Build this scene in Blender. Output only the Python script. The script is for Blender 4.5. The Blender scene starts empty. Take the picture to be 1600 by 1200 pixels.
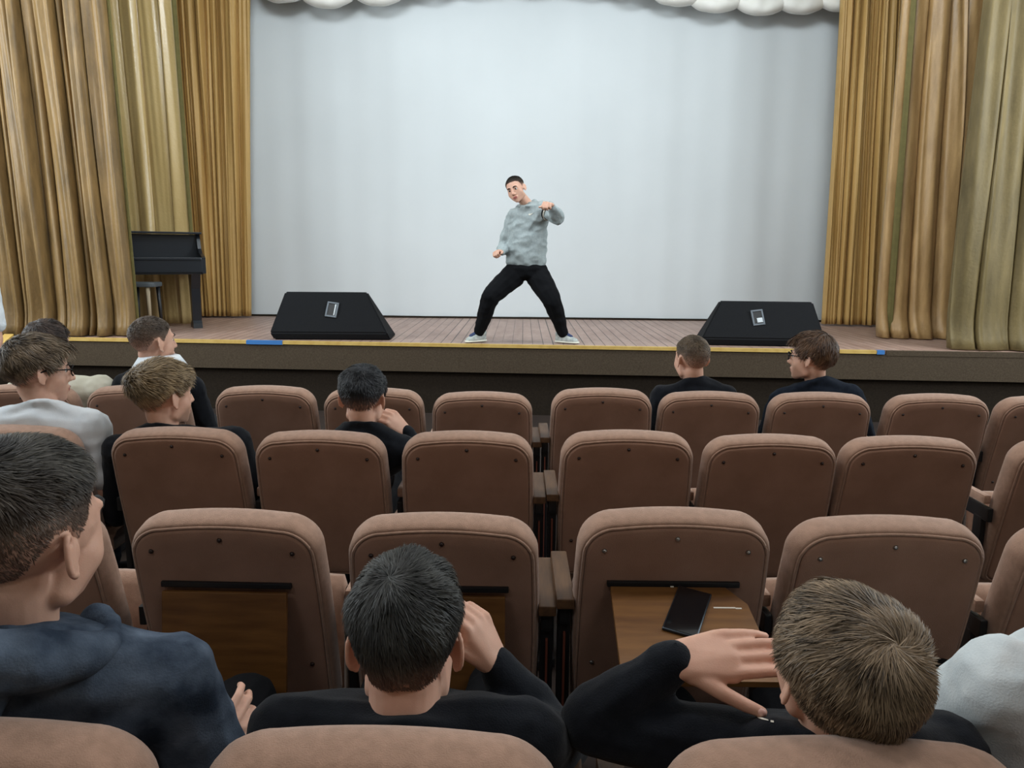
import bpy, bmesh, math, random
import numpy as np
from mathutils import Vector, Matrix, Euler, noise
from mathutils.bvhtree import BVHTree

# ------------------------------------------------------------------ camera
SC = bpy.context.scene
COL = SC.collection
F_PX = 1200.0
TH, YAW, ROLL, HC = math.radians(9.77), math.radians(0.76), 0.0095, 1.5
FW = Vector((-math.sin(YAW)*math.cos(TH), math.cos(YAW)*math.cos(TH), -math.sin(TH)))
R0 = Vector((math.cos(YAW), math.sin(YAW), 0.0)); U0 = R0.cross(FW)
RT = R0*math.cos(ROLL) + U0*math.sin(ROLL); UP = U0*math.cos(ROLL) - R0*math.sin(ROLL)
CAM = Vector((0, 0, HC))
cd = bpy.data.cameras.new('camera'); cam = bpy.data.objects.new('camera', cd); COL.objects.link(cam)
cd.sensor_width = 36; cd.lens = 27.0; cd.clip_start = 0.05
m3 = Matrix((RT, UP, -FW)).transposed()
cam.matrix_world = Matrix.Translation(CAM) @ m3.to_4x4()
SC.camera = cam

def ray(x, y): return FW + RT*((x-800)/F_PX) - UP*((y-600)/F_PX)
def atY(x, y, Y):
    d = ray(x, y); return CAM + d*(Y/d.y)
def atZ(x, y, Z):
    d = ray(x, y); return CAM + d*((Z-HC)/d.z)

# ------------------------------------------------------------------ light
SC.view_settings.view_transform = 'Standard'; SC.view_settings.look = 'None'
SC.view_settings.gamma = 1; SC.view_settings.exposure = 0.0
SC.view_settings.use_curve_mapping = False
SC.cycles.use_denoising = True
SC.cycles.max_bounces = 8
W = bpy.data.worlds.new('world'); SC.world = W; W.use_nodes = True
W.node_tree.nodes['Background'].inputs[0].default_value = (0.55, 0.65, 0.75, 1)
W.node_tree.nodes['Background'].inputs[1].default_value = 0.3

def area(name, loc, target, sx, sy, power, col):
    l = bpy.data.lights.new(name, 'AREA'); l.shape = 'RECTANGLE'; l.size = sx; l.size_y = sy
    l.energy = power; l.color = col
    o = bpy.data.objects.new(name, l); COL.objects.link(o); o.location = loc
    o.rotation_euler = (Vector(target)-Vector(loc)).to_track_quat('-Z', 'Y').to_euler()
    return o
DAY = (0.86, 0.95, 1.0)
# daylight from the tall windows in both side walls, ahead of the audience
for Y in (3.2, 5.6):
    area('window_light', (-5.85, Y, 3.0), (0, Y+2.4, 2.0), 1.5, 2.6, 165, DAY)
    area('window_light', (5.85, Y, 3.0), (0, Y+2.4, 2.0), 1.5, 2.6, 165, DAY)
# ceiling lamps over the audience and over the stage, and an added rear fill
for X in (-2.0, 2.0):
    area('ceiling_or_fill_light', (X, 2.2, 4.9), (X, 2.4, 0), 1.4, 0.7, 55, (0.97, 0.98, 1.0))
    area('ceiling_or_fill_light', (X, -1.8, 4.9), (X, -1.2, 0), 1.4, 0.7, 30, (0.97, 0.98, 1.0))  # unseen fill behind the camera, added to brighten the seat backs
    area('ceiling_or_fill_light', (X, 5.6, 5.0), (X*0.8, 9.7, 2.0), 1.8, 0.6, 92, (0.86, 0.95, 1.0))

# ------------------------------------------------------------------ helpers
def lin(c):
    return tuple(((v/255.0)/12.92 if v/255.0 <= 0.04045 else ((v/255.0+0.055)/1.055)**2.4) for v in c) + (1.0,)

def tag(o, label=None, cat=None, group=None, kind=None):
    if label: o['label'] = label
    if cat: o['category'] = cat
    if group: o['group'] = group
    if kind: o['kind'] = kind
    return o
def empty(name, loc=(0, 0, 0), rz=0.0):
    o = bpy.data.objects.new(name, None); COL.objects.link(o)
    o.location = loc; o.rotation_euler = (0, 0, rz); o.empty_display_size = 0.1
    return o
def mesh_obj(name, verts, faces, mat, parent=None, smooth=True, off=None, mats=None, fm=None):
    me = bpy.data.meshes.new(name)
    if off is not None: verts = [(v[0]-off[0], v[1]-off[1], v[2]-off[2]) for v in verts]
    me.from_pydata([tuple(v) for v in verts], [], faces)
    return fin(name, me, mat, parent, smooth, mats, fm)
def fin(name, me, mat, parent=None, smooth=True, mats=None, fm=None):
    me.materials.append(mat)
    for m in (mats or []): me.materials.append(m)
    if smooth: me.polygons.foreach_set('use_smooth', [True]*len(me.polygons))
    if fm is not None: me.polygons.foreach_set('material_index', fm)
    me.update()
    o = bpy.data.objects.new(name, me); COL.objects.link(o)
    if parent: o.parent = parent
    return o
def bm_obj(name, bm, mat, parent=None, smooth=False):
    bmesh.ops.recalc_face_normals(bm, faces=bm.faces)
    me = bpy.data.meshes.new(name); bm.to_mesh(me); bm.free()
    return fin(name, me, mat, parent, smooth)
def box(bm, c, s, bev=0.0, M=None):
    g = bmesh.ops.create_cube(bm, size=1.0)['verts']
    for v in g: v.co = Vector((v.co.x*s[0], v.co.y*s[1], v.co.z*s[2]))
    if bev > 0:
        es = list({e for v in g for e in v.link_edges})
        r = bmesh.ops.bevel(bm, geom=es, offset=bev, segments=2, affect='EDGES', profile=0.7)
        g = list({v for f in r['faces'] for v in f.verts} | {v for v in g if v.is_valid})
    for v in g: v.co = v.co + Vector(c)
    if M is not None:
        for v in g: v.co = M @ v.co
    return g
def cyl(bm, p0, p1, r0, r1=None, seg=12):
    p0 = Vector(p0); p1 = Vector(p1); d = p1-p0
    q = d.to_track_quat('Z', 'Y').to_matrix().to_4x4()
    g = bmesh.ops.create_cone(bm, cap_ends=True, segments=seg, radius1=r0, radius2=r0 if r1 is None else r1, depth=d.length)['verts']
    M = Matrix.Translation((p0+p1)/2) @ q
    for v in g: v.co = M @ v.co
def prism(bm, pts, y0, y1, axis='y'):
    """extrude a polygon given as (a, z) pairs between two coordinates of the axis"""
    def P(a, z, t): return (a, t, z) if axis == 'y' else ((t, a, z) if axis == 'x' else (a, z, t))
    a = [bm.verts.new(P(p[0], p[1], y0)) for p in pts]; b = [bm.verts.new(P(p[0], p[1], y1)) for p in pts]
    bm.faces.new(a); bm.faces.new(b[::-1]); n = len(pts)
    for i in range(n): bm.faces.new((a[i], b[i], b[(i+1) % n], a[(i+1) % n]))
def tube_pts(pts, r, seg=8, closed=False):
    n = len(pts); V = []; Fc = []
    for i, p in enumerate(pts):
        p = Vector(p)
        a = Vector(pts[i-1] if (i > 0 or closed) else pts[i]); b = Vector(pts[(i+1) % n] if (i < n-1 or closed) else pts[i])
        t = (b-a).normalized(); ref = Vector((0, 0, 1)) if abs(t.z) < 0.9 else Vector((0, 1, 0))
        u = t.cross(ref).normalized(); w = u.cross(t)
        rr = r[i] if isinstance(r, (list, tuple)) else r
        for k in range(seg):
            an = 2*math.pi*k/seg; V.append(p + (u*math.cos(an)+w*math.sin(an))*rr)
    for i in range(n if closed else n-1):
        j = (i+1) % n
        for k in range(seg):
            k2 = (k+1) % seg; Fc.append((i*seg+k, i*seg+k2, j*seg+k2, j*seg+k))
    if not closed:
        Fc.append(tuple(range(seg))[::-1]); Fc.append(tuple((n-1)*seg+k for k in range(seg)))
    return V, Fc

# ------------------------------------------------------------------ materials
def nt(name):
    m = bpy.data.materials.new(name); m.use_nodes = True
    t = m.node_tree; return m, t, t.nodes, t.links, t.nodes['Principled BSDF']
def mat(name, c, rough=0.6, c2=None, scale=30, detail=4, bump=0.0, bscale=None, spec=0.5, metal=0.0, sheen=0.0, stretch=(1, 1, 1), sss=0.0, coat=0.0, con=(0.3, 0.7)):
    m, t, N, L, b = nt(name)
    b.inputs['Roughness'].default_value = rough; b.inputs['Metallic'].default_value = metal
    b.inputs['Specular IOR Level'].default_value = spec; b.inputs['Sheen Weight'].default_value = sheen
    b.inputs['Coat Weight'].default_value = coat
    if sss:
        b.inputs['Subsurface Weight'].default_value = sss; b.inputs['Subsurface Scale'].default_value = 0.012
        b.inputs['Subsurface Radius'].default_value = (1.0, 0.35, 0.2)
    tc = N.new('ShaderNodeTexCoord'); mp = N.new('ShaderNodeMapping'); mp.inputs['Scale'].default_value = stretch
    L.new(tc.outputs['Object'], mp.inputs[0])
    if c2 is not None:
        nz = N.new('ShaderNodeTexNoise'); nz.inputs['Scale'].default_value = scale; nz.inputs['Detail'].default_value = detail
        L.new(mp.outputs[0], nz.inputs['Vector'])
        r = N.new('ShaderNodeValToRGB'); r.color_ramp.elements[0].position = con[0]; r.color_ramp.elements[1].position = con[1]
        r.color_ramp.elements[0].color = lin(c); r.color_ramp.elements[1].color = lin(c2)
        L.new(nz.outputs[0], r.inputs[0]); L.new(r.outputs[0], b.inputs['Base Color'])
    else: b.inputs['Base Color'].default_value = lin(c)
    if bump:
        nz = N.new('ShaderNodeTexNoise'); nz.inputs['Scale'].default_value = bscale or scale*3; nz.inputs['Detail'].default_value = 3
        L.new(mp.outputs[0], nz.inputs['Vector'])
        bp = N.new('ShaderNodeBump'); bp.inputs['Strength'].default_value = bump; bp.inputs['Distance'].default_value = 0.004
        L.new(nz.outputs[0], bp.inputs['Height']); L.new(bp.outputs[0], b.inputs['Normal'])
    return m

M = {}
M['seat'] = mat('seat_fabric', (152, 121, 102), 0.9, (168, 134, 114), 60, 5, 0.35, 500, spec=0.15, sheen=0.25)
M['panel'] = mat('panel_fabric', (148, 113, 94), 0.92, (160, 124, 105), 12, 6, 0.35, 500, spec=0.12, sheen=0.15)
M['bolt'] = mat('dark_bolt', (45, 30, 26), 0.4, spec=0.6)
M['screw'] = mat('steel_screw', (190, 190, 188), 0.3, metal=0.9)
M['armwood'] = mat('varnished_arm_wood', (74, 52, 36), 0.5, (100, 72, 48), 8, 4, 0.05, 60, stretch=(8, 1, 8), spec=0.35)
M['tray'] = mat('tray_wood', (92, 58, 26), 0.42, (124, 84, 42), 6, 5, 0.04, 80, stretch=(1, 7, 7), spec=0.5)
M['black'] = mat('black_metal', (22, 22, 24), 0.45, spec=0.5)
M['frame'] = mat('black_plastic', (14, 14, 15), 0.6, spec=0.3)
M['redpaint'] = mat('red_brown_paint', (104, 52, 38), 0.6)
M['skin'] = mat('skin', (206, 160, 138), 0.55, (216, 172, 150), 25, 3, 0.08, 400, spec=0.35, sss=0.12)
M['lips'] = mat('lips', (176, 104, 96), 0.5, sss=0.1)
M['white'] = mat('eye_white', (225, 222, 218), 0.2)
M['iris'] = mat('iris', (50, 38, 30), 0.2)
M['blackcloth'] = mat('black_fleece', (17, 20, 25), 0.95, (24, 27, 33), 40, 4, 0.3, 350, spec=0.1, sheen=0.08)
M['navycloth'] = mat('navy_knit', (22, 28, 38), 0.95, (32, 38, 48), 40, 4, 0.3, 350, spec=0.1)
M['blackjeans'] = mat('black_trousers', (14, 15, 18), 0.9, spec=0.15, bump=0.2, scale=60)
M['greyjeans'] = mat('dark_jeans', (40, 48, 60), 0.9, (52, 60, 74), 50, 4, 0.2, spec=0.15)
M['whitetee'] = mat('white_cotton', (214, 222, 228), 0.9, (224, 230, 234), 20, 3, 0.15, 300, spec=0.15)
M['cream'] = mat('cream_cotton', (206, 204, 186), 0.9, (216, 214, 198), 20, 3, 0.15, 300, spec=0.15)
M['greyhood'] = mat('grey_marl_fleece', (150, 160, 162), 0.95, (166, 176, 177), 60, 5, 0.25, 300, spec=0.1)
M['whitehood'] = mat('white_fleece', (196, 205, 208), 0.95, (208, 215, 216), 30, 4, 0.25, 300, spec=0.1)
M['acid'] = mat('acid_washed_blue_fleece', (42, 52, 66), 0.95, (96, 108, 124), 14, 8, 0.3, 300, spec=0.1, con=(0.36, 0.72))
M['hoodlining'] = mat('dark_hood_lining', (36, 46, 62), 0.95, (48, 58, 74), 30, 4, 0.2, 300)
M['phone'] = mat('black_glass', (10, 14, 18), 0.12, spec=0.7, coat=0.5)
M['phone_edge'] = mat('phone_edge_metal', (70, 76, 82), 0.3, metal=0.8)
M['whitepaint'] = mat('white_marks', (220, 214, 200), 0.7)

def skin_mat(name, c, c2): return mat(name, c, 0.55, c2, 25, 3, 0.08, 400, spec=0.35, sss=0.12)
def hair_mat(name, dark, light, skin=(190, 148, 128), rough=0.5, spec=0.35):
    m, t, N, L, b = nt(name)
    a = N.new('ShaderNodeAttribute'); a.attribute_name = 'shade'
    r = N.new('ShaderNodeValToRGB'); r.color_ramp.elements[0].color = lin(dark); r.color_ramp.elements[1].color = lin(light)
    L.new(a.outputs['Fac'], r.inputs[0])
    d = N.new('ShaderNodeAttribute'); d.attribute_name = 'cover'
    mx = N.new('ShaderNodeMix'); mx.data_type = 'RGBA'
    L.new(d.outputs['Fac'], mx.inputs[0]); mx.inputs[6].default_value = lin(skin); L.new(r.outputs[0], mx.inputs[7])
    L.new(mx.outputs[2], b.inputs['Base Color'])
    b.inputs['Roughness'].default_value = rough; b.inputs['Specular IOR Level'].default_value = spec
    return m

def curtain_mat(name, c, c2, rough=0.5, spec=0.5, sheen=0.5, sc=(3, 3, 0.6)):
    m, t, N, L, b = nt(name)
    tc = N.new('ShaderNodeTexCoord'); mp = N.new('ShaderNodeMapping'); mp.inputs['Scale'].default_value = sc
    L.new(tc.outputs['Object'], mp.inputs[0])
    nz = N.new('ShaderNodeTexNoise'); nz.inputs['Scale'].default_value = 3; nz.inputs['Detail'].default_value = 8; nz.inputs['Roughness'].default_value = 0.65
    L.new(mp.outputs[0], nz.inputs['Vector'])
    r = N.new('ShaderNodeValToRGB'); r.color_ramp.elements[0].position = 0.3; r.color_ramp.elements[1].position = 0.7
    r.color_ramp.elements[0].color = lin(c); r.color_ramp.elements[1].color = lin(c2)
    L.new(nz.outputs[0], r.inputs[0]); L.new(r.outputs[0], b.inputs['Base Color'])
    n2 = N.new('ShaderNodeTexNoise'); n2.inputs['Scale'].default_value = 40; n2.inputs['Detail'].default_value = 4
    L.new(tc.outputs['Object'], n2.inputs['Vector'])
    bp = N.new('ShaderNodeBump'); bp.inputs['Strength'].default_value = 0.25; bp.inputs['Distance'].default_value = 0.01
    L.new(n2.outputs[0], bp.inputs['Height']); L.new(bp.outputs[0], b.inputs['Normal'])
    b.inputs['Roughness'].default_value = rough; b.inputs['Specular IOR Level'].default_value = spec
    b.inputs['Sheen Weight'].default_value = sheen; b.inputs['Sheen Roughness'].default_value = 0.4
    b.inputs['Sheen Tint'].default_value = lin((230, 205, 150))
    return m
M['velvet'] = curtain_mat('gold_velvet', (96, 76, 46), (146, 116, 72), 0.5, 0.45, 0.1)
M['velvet3'] = curtain_mat('lit_gold_velvet', (146, 114, 72), (190, 154, 104), 0.42, 0.5, 0.1)  # lit copy of the gold velvet, the light painted into its colour
M['velvet2'] = curtain_mat('dimmed_gold_velvet', (86, 74, 46), (118, 102, 66), 0.6, 0.3, 0.1)  # darker copy of the gold velvet, weaker light painted into its colour
M['satin'] = curtain_mat('gold_satin', (186, 158, 102), (202, 176, 122), 0.30, 0.8, 0.1, (1, 1, 0.3))
M['backgold'] = curtain_mat('deep_gold_cloth', (176, 140, 82), (192, 156, 96), 0.5, 0.4, 0.2, (1, 1, 0.3))
M['olive'] = mat('olive_trim', (98, 90, 46), 0.8, (110, 100, 54), 20)

# stage floor: painted boards running front to back
def plank_mat():
    m, t, N, L, b = nt('painted_boards')
    tc = N.new('ShaderNodeTexCoord'); sp = N.new('ShaderNodeSeparateXYZ'); L.new(tc.outputs['Object'], sp.inputs[0])
    def math_(op, a, bb=None, v=None):
        n = N.new('ShaderNodeMath'); n.operation = op
        if hasattr(a, 'links'): L.new(a, n.inputs[0])
        else: n.inputs[0].default_value = a
        if bb is not None:
            if hasattr(bb, 'links'): L.new(bb, n.inputs[1])
            else: n.inputs[1].default_value = bb
        return n.outputs[0]
    x = math_('DIVIDE', sp.outputs[0], 0.095)
    fr = math_('FRACT', x); fl = math_('FLOOR', x)
    d = math_('ABSOLUTE', math_('SUBTRACT', fr, 0.5))           # 0.5 at the joint
    wn = N.new('ShaderNodeTexWhiteNoise'); wn.noise_dimensions = '1D'; L.new(fl, wn.inputs['W'])
    nz = N.new('ShaderNodeTexNoise'); nz.inputs['Scale'].default_value = 1.3; nz.inputs['Detail'].default_value = 3; L.new(tc.outputs['Object'], nz.inputs['Vector'])
    w = math_('MULTIPLY', math_('ADD', wn.outputs[0], nz.outputs[0]), 0.055)
    gap = math_('GREATER_THAN', d, math_('SUBTRACT', 0.52, w))
    n2 = N.new('ShaderNodeTexNoise'); n2.inputs['Scale'].default_value = 2.2; n2.inputs['Detail'].default_value = 9; n2.inputs['Roughness'].default_value = 0.7
    mp = N.new('ShaderNodeMapping'); mp.inputs['Scale'].default_value = (3, 0.8, 1); L.new(tc.outputs['Object'], mp.inputs[0]); L.new(mp.outputs[0], n2.inputs['Vector'])
    r = N.new('ShaderNodeValToRGB'); r.color_ramp.elements[0].position = 0.3; r.color_ramp.elements[1].position = 0.75
    r.color_ramp.elements[0].color = lin((140, 112, 100)); r.color_ramp.elements[1].color = lin((176, 150, 138)); L.new(n2.outputs[0], r.inputs[0])
    hs = N.new('ShaderNodeHueSaturation'); L.new(r.outputs[0], hs.inputs['Color'])
    L.new(math_('ADD', math_('MULTIPLY', wn.outputs[0], 0.14), 0.93), hs.inputs['Value'])
    mx = N.new('ShaderNodeMix'); mx.data_type = 'RGBA'; L.new(gap, mx.inputs[0]); L.new(hs.outputs[0], mx.inputs[6]); mx.inputs[7].default_value = lin((52, 36, 30))
    L.new(mx.outputs[2], b.inputs['Base Color']); b.inputs['Roughness'].default_value = 0.45; b.inputs['Specular IOR Level'].default_value = 0.4
    bp = N.new('ShaderNodeBump'); bp.inputs['Strength'].default_value = 0.4; bp.inputs['Distance'].default_value = 0.004; bp.invert = True
    L.new(gap, bp.inputs['Height']); L.new(bp.outputs[0], b.inputs['Normal'])
    return m
M['planks'] = plank_mat()
M['front'] = mat('dark_brown_carpet_front', (70, 60, 49), 0.95, (84, 73, 60), 90, 5, 0.3, 300, spec=0.1)
M['base'] = mat('dark_stage_base', (38, 32, 26), 0.95, (46, 39, 32), 60, 5, 0.3, 300, spec=0.1)
M['edge'] = mat('yellow_edge_paint', (188, 152, 76), 0.6, (206, 174, 100), 15, 6, 0.1, 80)
M['tape'] = mat('blue_tape', (52, 112, 176), 0.6)
M['floor'] = mat('hall_floor', (38, 28, 24), 0.6, (48, 36, 30), 4, 6)
M['wall'] = mat('painted_wall', (170, 160, 140), 0.9, (180, 170, 150), 2, 5)
M['ceiling'] = mat('white_ceiling', (225, 225, 220), 0.9)
M['dark'] = mat('stage_wall', (120, 118, 112), 0.9)
M['screen'] = mat('white_backdrop_cloth', (205, 210, 212), 0.85, (211, 216, 218), 0.8, 3, 0.0, spec=0.15)
M['puff'] = mat('white_gathered_satin', (222, 220, 212), 0.6, (232, 230, 224), 6, 3, 0.1, 60, spec=0.3)

# ------------------------------------------------------------------ the hall
ST = 0.66                                                     # stage height
XL, XR = -6.0, 6.0
EL, ER = Vector((-4.82, 7.17)), Vector((4.6, 6.78))            # ends of the stage front edge
def edgeY(x): return EL.y + (ER.y-EL.y)*(x-EL.x)/(ER.x-EL.x)
def struct(name, bm, m): return tag(bm_obj(name, bm, m), kind='structure')
bm = bmesh.new(); box(bm, (0, 3.2, -0.05), (12.4, 15.4, 0.1)); struct('floor', bm, M['floor'])
bm = bmesh.new(); box(bm, (0, 3.2, 5.25), (12.4, 15.4, 0.1)); struct('ceiling', bm, M['ceiling'])
bm = bmesh.new(); box(bm, (-6.1, 3.2, 2.6), (0.2, 15.4, 5.2)); struct('wall_left', bm, M['wall'])
bm = bmesh.new(); box(bm, (6.1, 3.2, 2.6), (0.2, 15.4, 5.2)); struct('wall_right', bm, M['wall'])
bm = bmesh.new(); box(bm, (0, 10.6, 2.6), (12, 0.2, 5.2)); struct('wall_back', bm, M['dark'])
bm = bmesh.new(); box(bm, (0, -4.3, 2.6), (12, 0.2, 5.2)); struct('wall_rear', bm, M['wall'])

# stage deck, front panels, yellow nosing
bm = bmesh.new(); prism(bm, [(EL.x, EL.y+0.012), (6.0, edgeY(6.0)+0.012), (6.0, 10.5), (-6.0, 10.5), (-6.0, 8.2), (EL.x, 8.2)], ST-0.04, ST, 'z')
struct('stage_deck', bm, M['planks'])
def strip(name, x0, x1, z0, z1, dy0, dy1, m, kind='structure', parent=None):
    b_ = bmesh.new(); prism(b_, [(x0, edgeY(x0)+dy0), (x1, edgeY(x1)+dy0), (x1, edgeY(x1)+dy1), (x0, edgeY(x0)+dy1)], z0, z1, 'z')
    o = bm_obj(name, b_, m, parent)
    if kind: o['kind'] = kind
    return o
strip('stage_front', EL.x, 6.0, 0.40, ST-0.028, 0.0, 0.06, M['front'])
strip('stage_base', EL.x, 6.0, 0.0, 0.398, 0.05, 0.11, M['base'])
strip('trim_1', EL.x-0.01, 3.22, ST-0.026, ST+0.004, -0.012, 0.035, M['edge'])
strip('trim_2', 3.24, 6.0, ST-0.042, ST+0.002, -0.004, 0.05, M['front'])
bm = bmesh.new(); box(bm, (EL.x+0.03, 7.75, 0.31), (0.06, 1.0, 0.62)); struct('stage_side', bm, M['base'])
for xa, xb, lb in ((362, 405, 'blue tape on the yellow stage edge beside the left monitor speaker'), (1340, 1376, 'blue tape on the yellow stage edge right of the right monitor speaker')):
    a, c = atZ(xa, 540, ST).x, atZ(xb, 547, ST).x
    o = strip('tape_strip', a, c, ST-0.03, ST+0.006, -0.016, 0.03, M['tape'], None); tag(o, lb, 'tape')
# steps up to the stage at its left end, with a yellow edged stringer
bm = bmesh.new()
prism(bm, [(7.16, 0), (5.9, 0), (5.9, 0.10), (7.16, 0.655)], EL.x-0.06, EL.x, 'x')
stair = empty('stage_steps', (EL.x-0.6, 6.7, 0)); tag(stair, 'dark brown steps with a yellow edge rising to the left end of the stage', 'steps')
def rel(o, p): o.parent = p; o.location = -p.location; return o
rel(bm_obj('stringer', bm, M['base']), stair)
bm = bmesh.new(); prism(bm, [(7.16, 0.655), (5.9, 0.10), (5.9, 0.135), (7.16, 0.69)], EL.x-0.075, EL.x+0.012, 'x')
rel(bm_obj('yellow_edge', bm, M['edge']), stair)
for k in range(4):
    bm = bmesh.new(); box(bm, (EL.x-0.56, 7.02-k*0.28, 0.5-k*0.14+0.0), (0.98, 0.28, 0.14)); box(bm, (EL.x-0.56, 7.02-k*0.28, 0.215-k*0.07), (0.98, 0.27, 0.43-k*0.14))
    rel(bm_obj('step', bm, M['base']), stair)

# ------------------------------------------------------------------ white backdrop and festoon
def backdrop():
    nx, nz = 160, 40; V = []; Fc = []
    x0, x1 = -4.6, 4.9
    for j in range(nz+1):
        for i in range(nx+1):
            u = i/nx; v = j/nz; x = x0+(x1-x0)*u
            y = 9.80 + 0.02*math.sin(x*1.9+v) + 0.010*math.sin(x*6.3+1.5*v) + 0.014*noise.noise((x*0.8, v*2, 3)) + 0.004*math.sin(x*17)
            y += 0.10*max(0, (abs(x)-3.3))**2
            V.append((x, y, ST+0.015+v*4.3))
    for j in range(nz):
        for i in range(nx):
            a = j*(nx+1)+i; Fc.append((a, a+1, a+nx+2, a+nx+1))
    o = mesh_obj('backdrop_screen', V, Fc, M['screen'])
    md = o.modifiers.new('s', 'SOLIDIFY'); md.thickness = 0.006; md.use_rim = False
    tag(o, 'huge plain white cloth screen hanging across the back of the stage', 'screen')
    b_ = bmesh.new(); box(b_, (0.15, 9.78, ST+0.012), (9.4, 0.05, 0.022)); bm_obj('bottom_batten', b_, M['base'], o)
backdrop()

def festoon():
    V = []; Fc = []
    puffs = [(440, 3), (510, 12), (590, 8), (660, -8), (730, -16), (800, -20), (870, -20), (940, -16), (1005, -4), (1062, 9), (1120, 19), (1190, 23), (1252, 21), (1315, 17)]
    Y = 9.45
    for k, (px, py) in enumerate(puffs):
        c = atY(px, py, Y); w = 0.62; base = len(V); n, mm = 28, 22
        rnd = random.Random(k)
        for j in range(mm+1):
            for i in range(n+1):
                u = i/n*2-1; v = j/mm                      # v 0 bottom .. 1 top
                zz = c.z + (1-math.sqrt(max(0, 1-(u*0.94)**2)))*0.22 + (v**1.5)*0.75
                bul = math.sin(math.pi*min(1, v*1.25+0.02)**0.55)*math.sqrt(max(0, 1-u*u*0.9))
                y = Y + 0.12 - 0.20*bul - 0.008*math.sin(u*13+k)*v - 0.018*noise.noise((u*2.5+k*7, v*3, k))
                zz += 0.012*noise.noise((u*2, v*3+9, k*3))
                V.append((c.x+u*w/2*1.04, y, zz))
        for j in range(mm):
            for i in range(n):
                a = base+j*(n+1)+i; Fc.append((a, a+1, a+n+2, a+n+1))
    o = mesh_obj('festoon_curtain', V, Fc, M['puff']); md = o.modifiers.new('s', 'SOLIDIFY'); md.thickness = 0.006
    tag(o, 'white gathered festoon curtain of rounded puffs along the top of the stage', 'curtain')
festoon()

# ------------------------------------------------------------------ curtains
def drape(name, bot, top, z0, z1, widths, amp, m, seed, u0=0.0, u1=1.0, parent=None, pinch=0.13, flare=0.0, wav=0.35, power=0.6, drift=0.25, rough_=1.0):
    rnd = random.Random(seed); n = len(widths); tot = sum(widths)
    cum = [0]
    for w in widths: cum.append(cum[-1]+w/tot)
    am = [rnd.uniform(0.45, 1.15) for _ in widths]; ph = [rnd.uniform(0, 6.28) for _ in widths]; ga = [rnd.choice((.55, .7, 1.0, 1.4, 1.9)) for _ in widths]
    NU = max(6, int(n*24*(u1-u0))); NV = 48; V = []; Fc = []
    b0, b1, t0, t1 = Vector(bot[:2]), Vector(bot[2:]), Vector(top[:2]), Vector(top[2:])
    for j in range(NV+1):
        v = j/NV
        A = b0.lerp(t0, v); B = b1.lerp(t1, v); D = (B-A); L = D.length; nr = Vector((D.y, -D.x)).normalized()
        if nr.y > 0: nr = -nr
        for i in range(NU+1):
            u = u0+(u1-u0)*i/NU
            k = 0
            while k < n-1 and cum[k+1] < u: k += 1
            t = min(1, max(0, (u-cum[k])/(cum[k+1]-cum[k])))
            wd = (cum[k+1]-cum[k])
            p = max(0.0, math.sin(math.pi*(t**ga[k])))**power*(1+.35*noise.noise((k*5.1+seed, v*2.2, 1.7)))
            vf = 1 - 0.25*v + wav*0.5*math.sin(3.1*v+ph[k])
            off = amp*am[k]*p*vf
            us = u - pinch*wd*math.sin(2*math.pi*t)
            sway = drift*0.02*math.sin(4*v+ph[0]+u*5)
            fl = flare*max(0, 1-v/0.07)**2
            P = A + D*(us+sway) + nr*(off + fl*(0.6+p*0.8) + rough_*(0.55*amp*noise.noise((u*n*1.5+v*.6, v*1.1, seed)) + 0.22*amp*noise.noise((u*n*4.5+v, v*2.0, seed+5))))
            zz = z0+(z1-z0)*v
            if j == 0: zz += 0.0
            V.append((P.x, P.y, zz))
    for j in range(NV):
        for i in range(NU):
            a = j*(NU+1)+i; Fc.append((a, a+1, a+NU+2, a+NU+1))
    o = mesh_obj(name, V, Fc, m, parent); md = o.modifiers.new('s', 'SOLIDIFY'); md.thickness = 0.005
    return o
def rw(seed, n, a, b):
    r = random.Random(seed); return [r.uniform(a, b) for _ in range(n)]
ZT = 5.15; Z0 = ST+0.012
def px2(x, y, Y):
    p = atY(x, y, Y); return p.x
def top_x(x, Y):                                           # X that appears at column x near the frame's top, extended up to the rail
    return atY(x, 0, Y).x
def rail(xb, xt, Y):                                       # X at the rail height for an edge running from xb (bottom) to xt (frame top)
    zt = atY(xt, 0, Y).z; Xt = atY(xt, 0, Y).x; return xb + (Xt-xb)*(ZT-Z0)/(zt-Z0)
# left: outer velvet, middle satin, inner gold
xb = atZ(214, 523, ST).x
Yo = 7.42
c_lo = drape('stage_curtain', (-5.75, Yo-0.02, xb+0.03, Yo+0.02), (-5.9, Yo, rail(xb+0.03, 167, Yo), Yo), Z0, ZT, [1.2, .5, 1.1, .45, 1.35, .6, .5, 1.2, .4, 1.3, .55, .9, 1.4, .45, 1.2, 1.5], 0.16, M['velvet'], 3, flare=0.05)
tag(c_lo, 'worn gold velvet curtain at the far left, puddling on the stage edge', 'curtain', 'gold stage curtains')
drape('edge_trim', (xb+0.025, Yo+0.02, xb+0.055, Yo+0.03), (rail(xb+0.03, 167, Yo)-0.01, Yo, rail(xb+0.03, 167, Yo)+0.02, Yo), Z0, ZT, [1], 0.02, M['olive'], 5, parent=c_lo)
Ym = 8.60; xb = atZ(309, 507, ST).x
c_lm = drape('stage_curtain', (-4.75, Ym, xb, Ym), (-4.9, Ym, rail(xb, 272, Ym), Ym), Z0, ZT, [1, .8, 1.1, 1.0, 1.15, .9], 0.085, M['satin'], 8, wav=0.2, power=0.75, pinch=0.06, rough_=.7)
tag(c_lm, 'pale gold satin curtain with broad shiny folds hanging behind the black piano', 'curtain', 'gold stage curtains')
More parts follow.
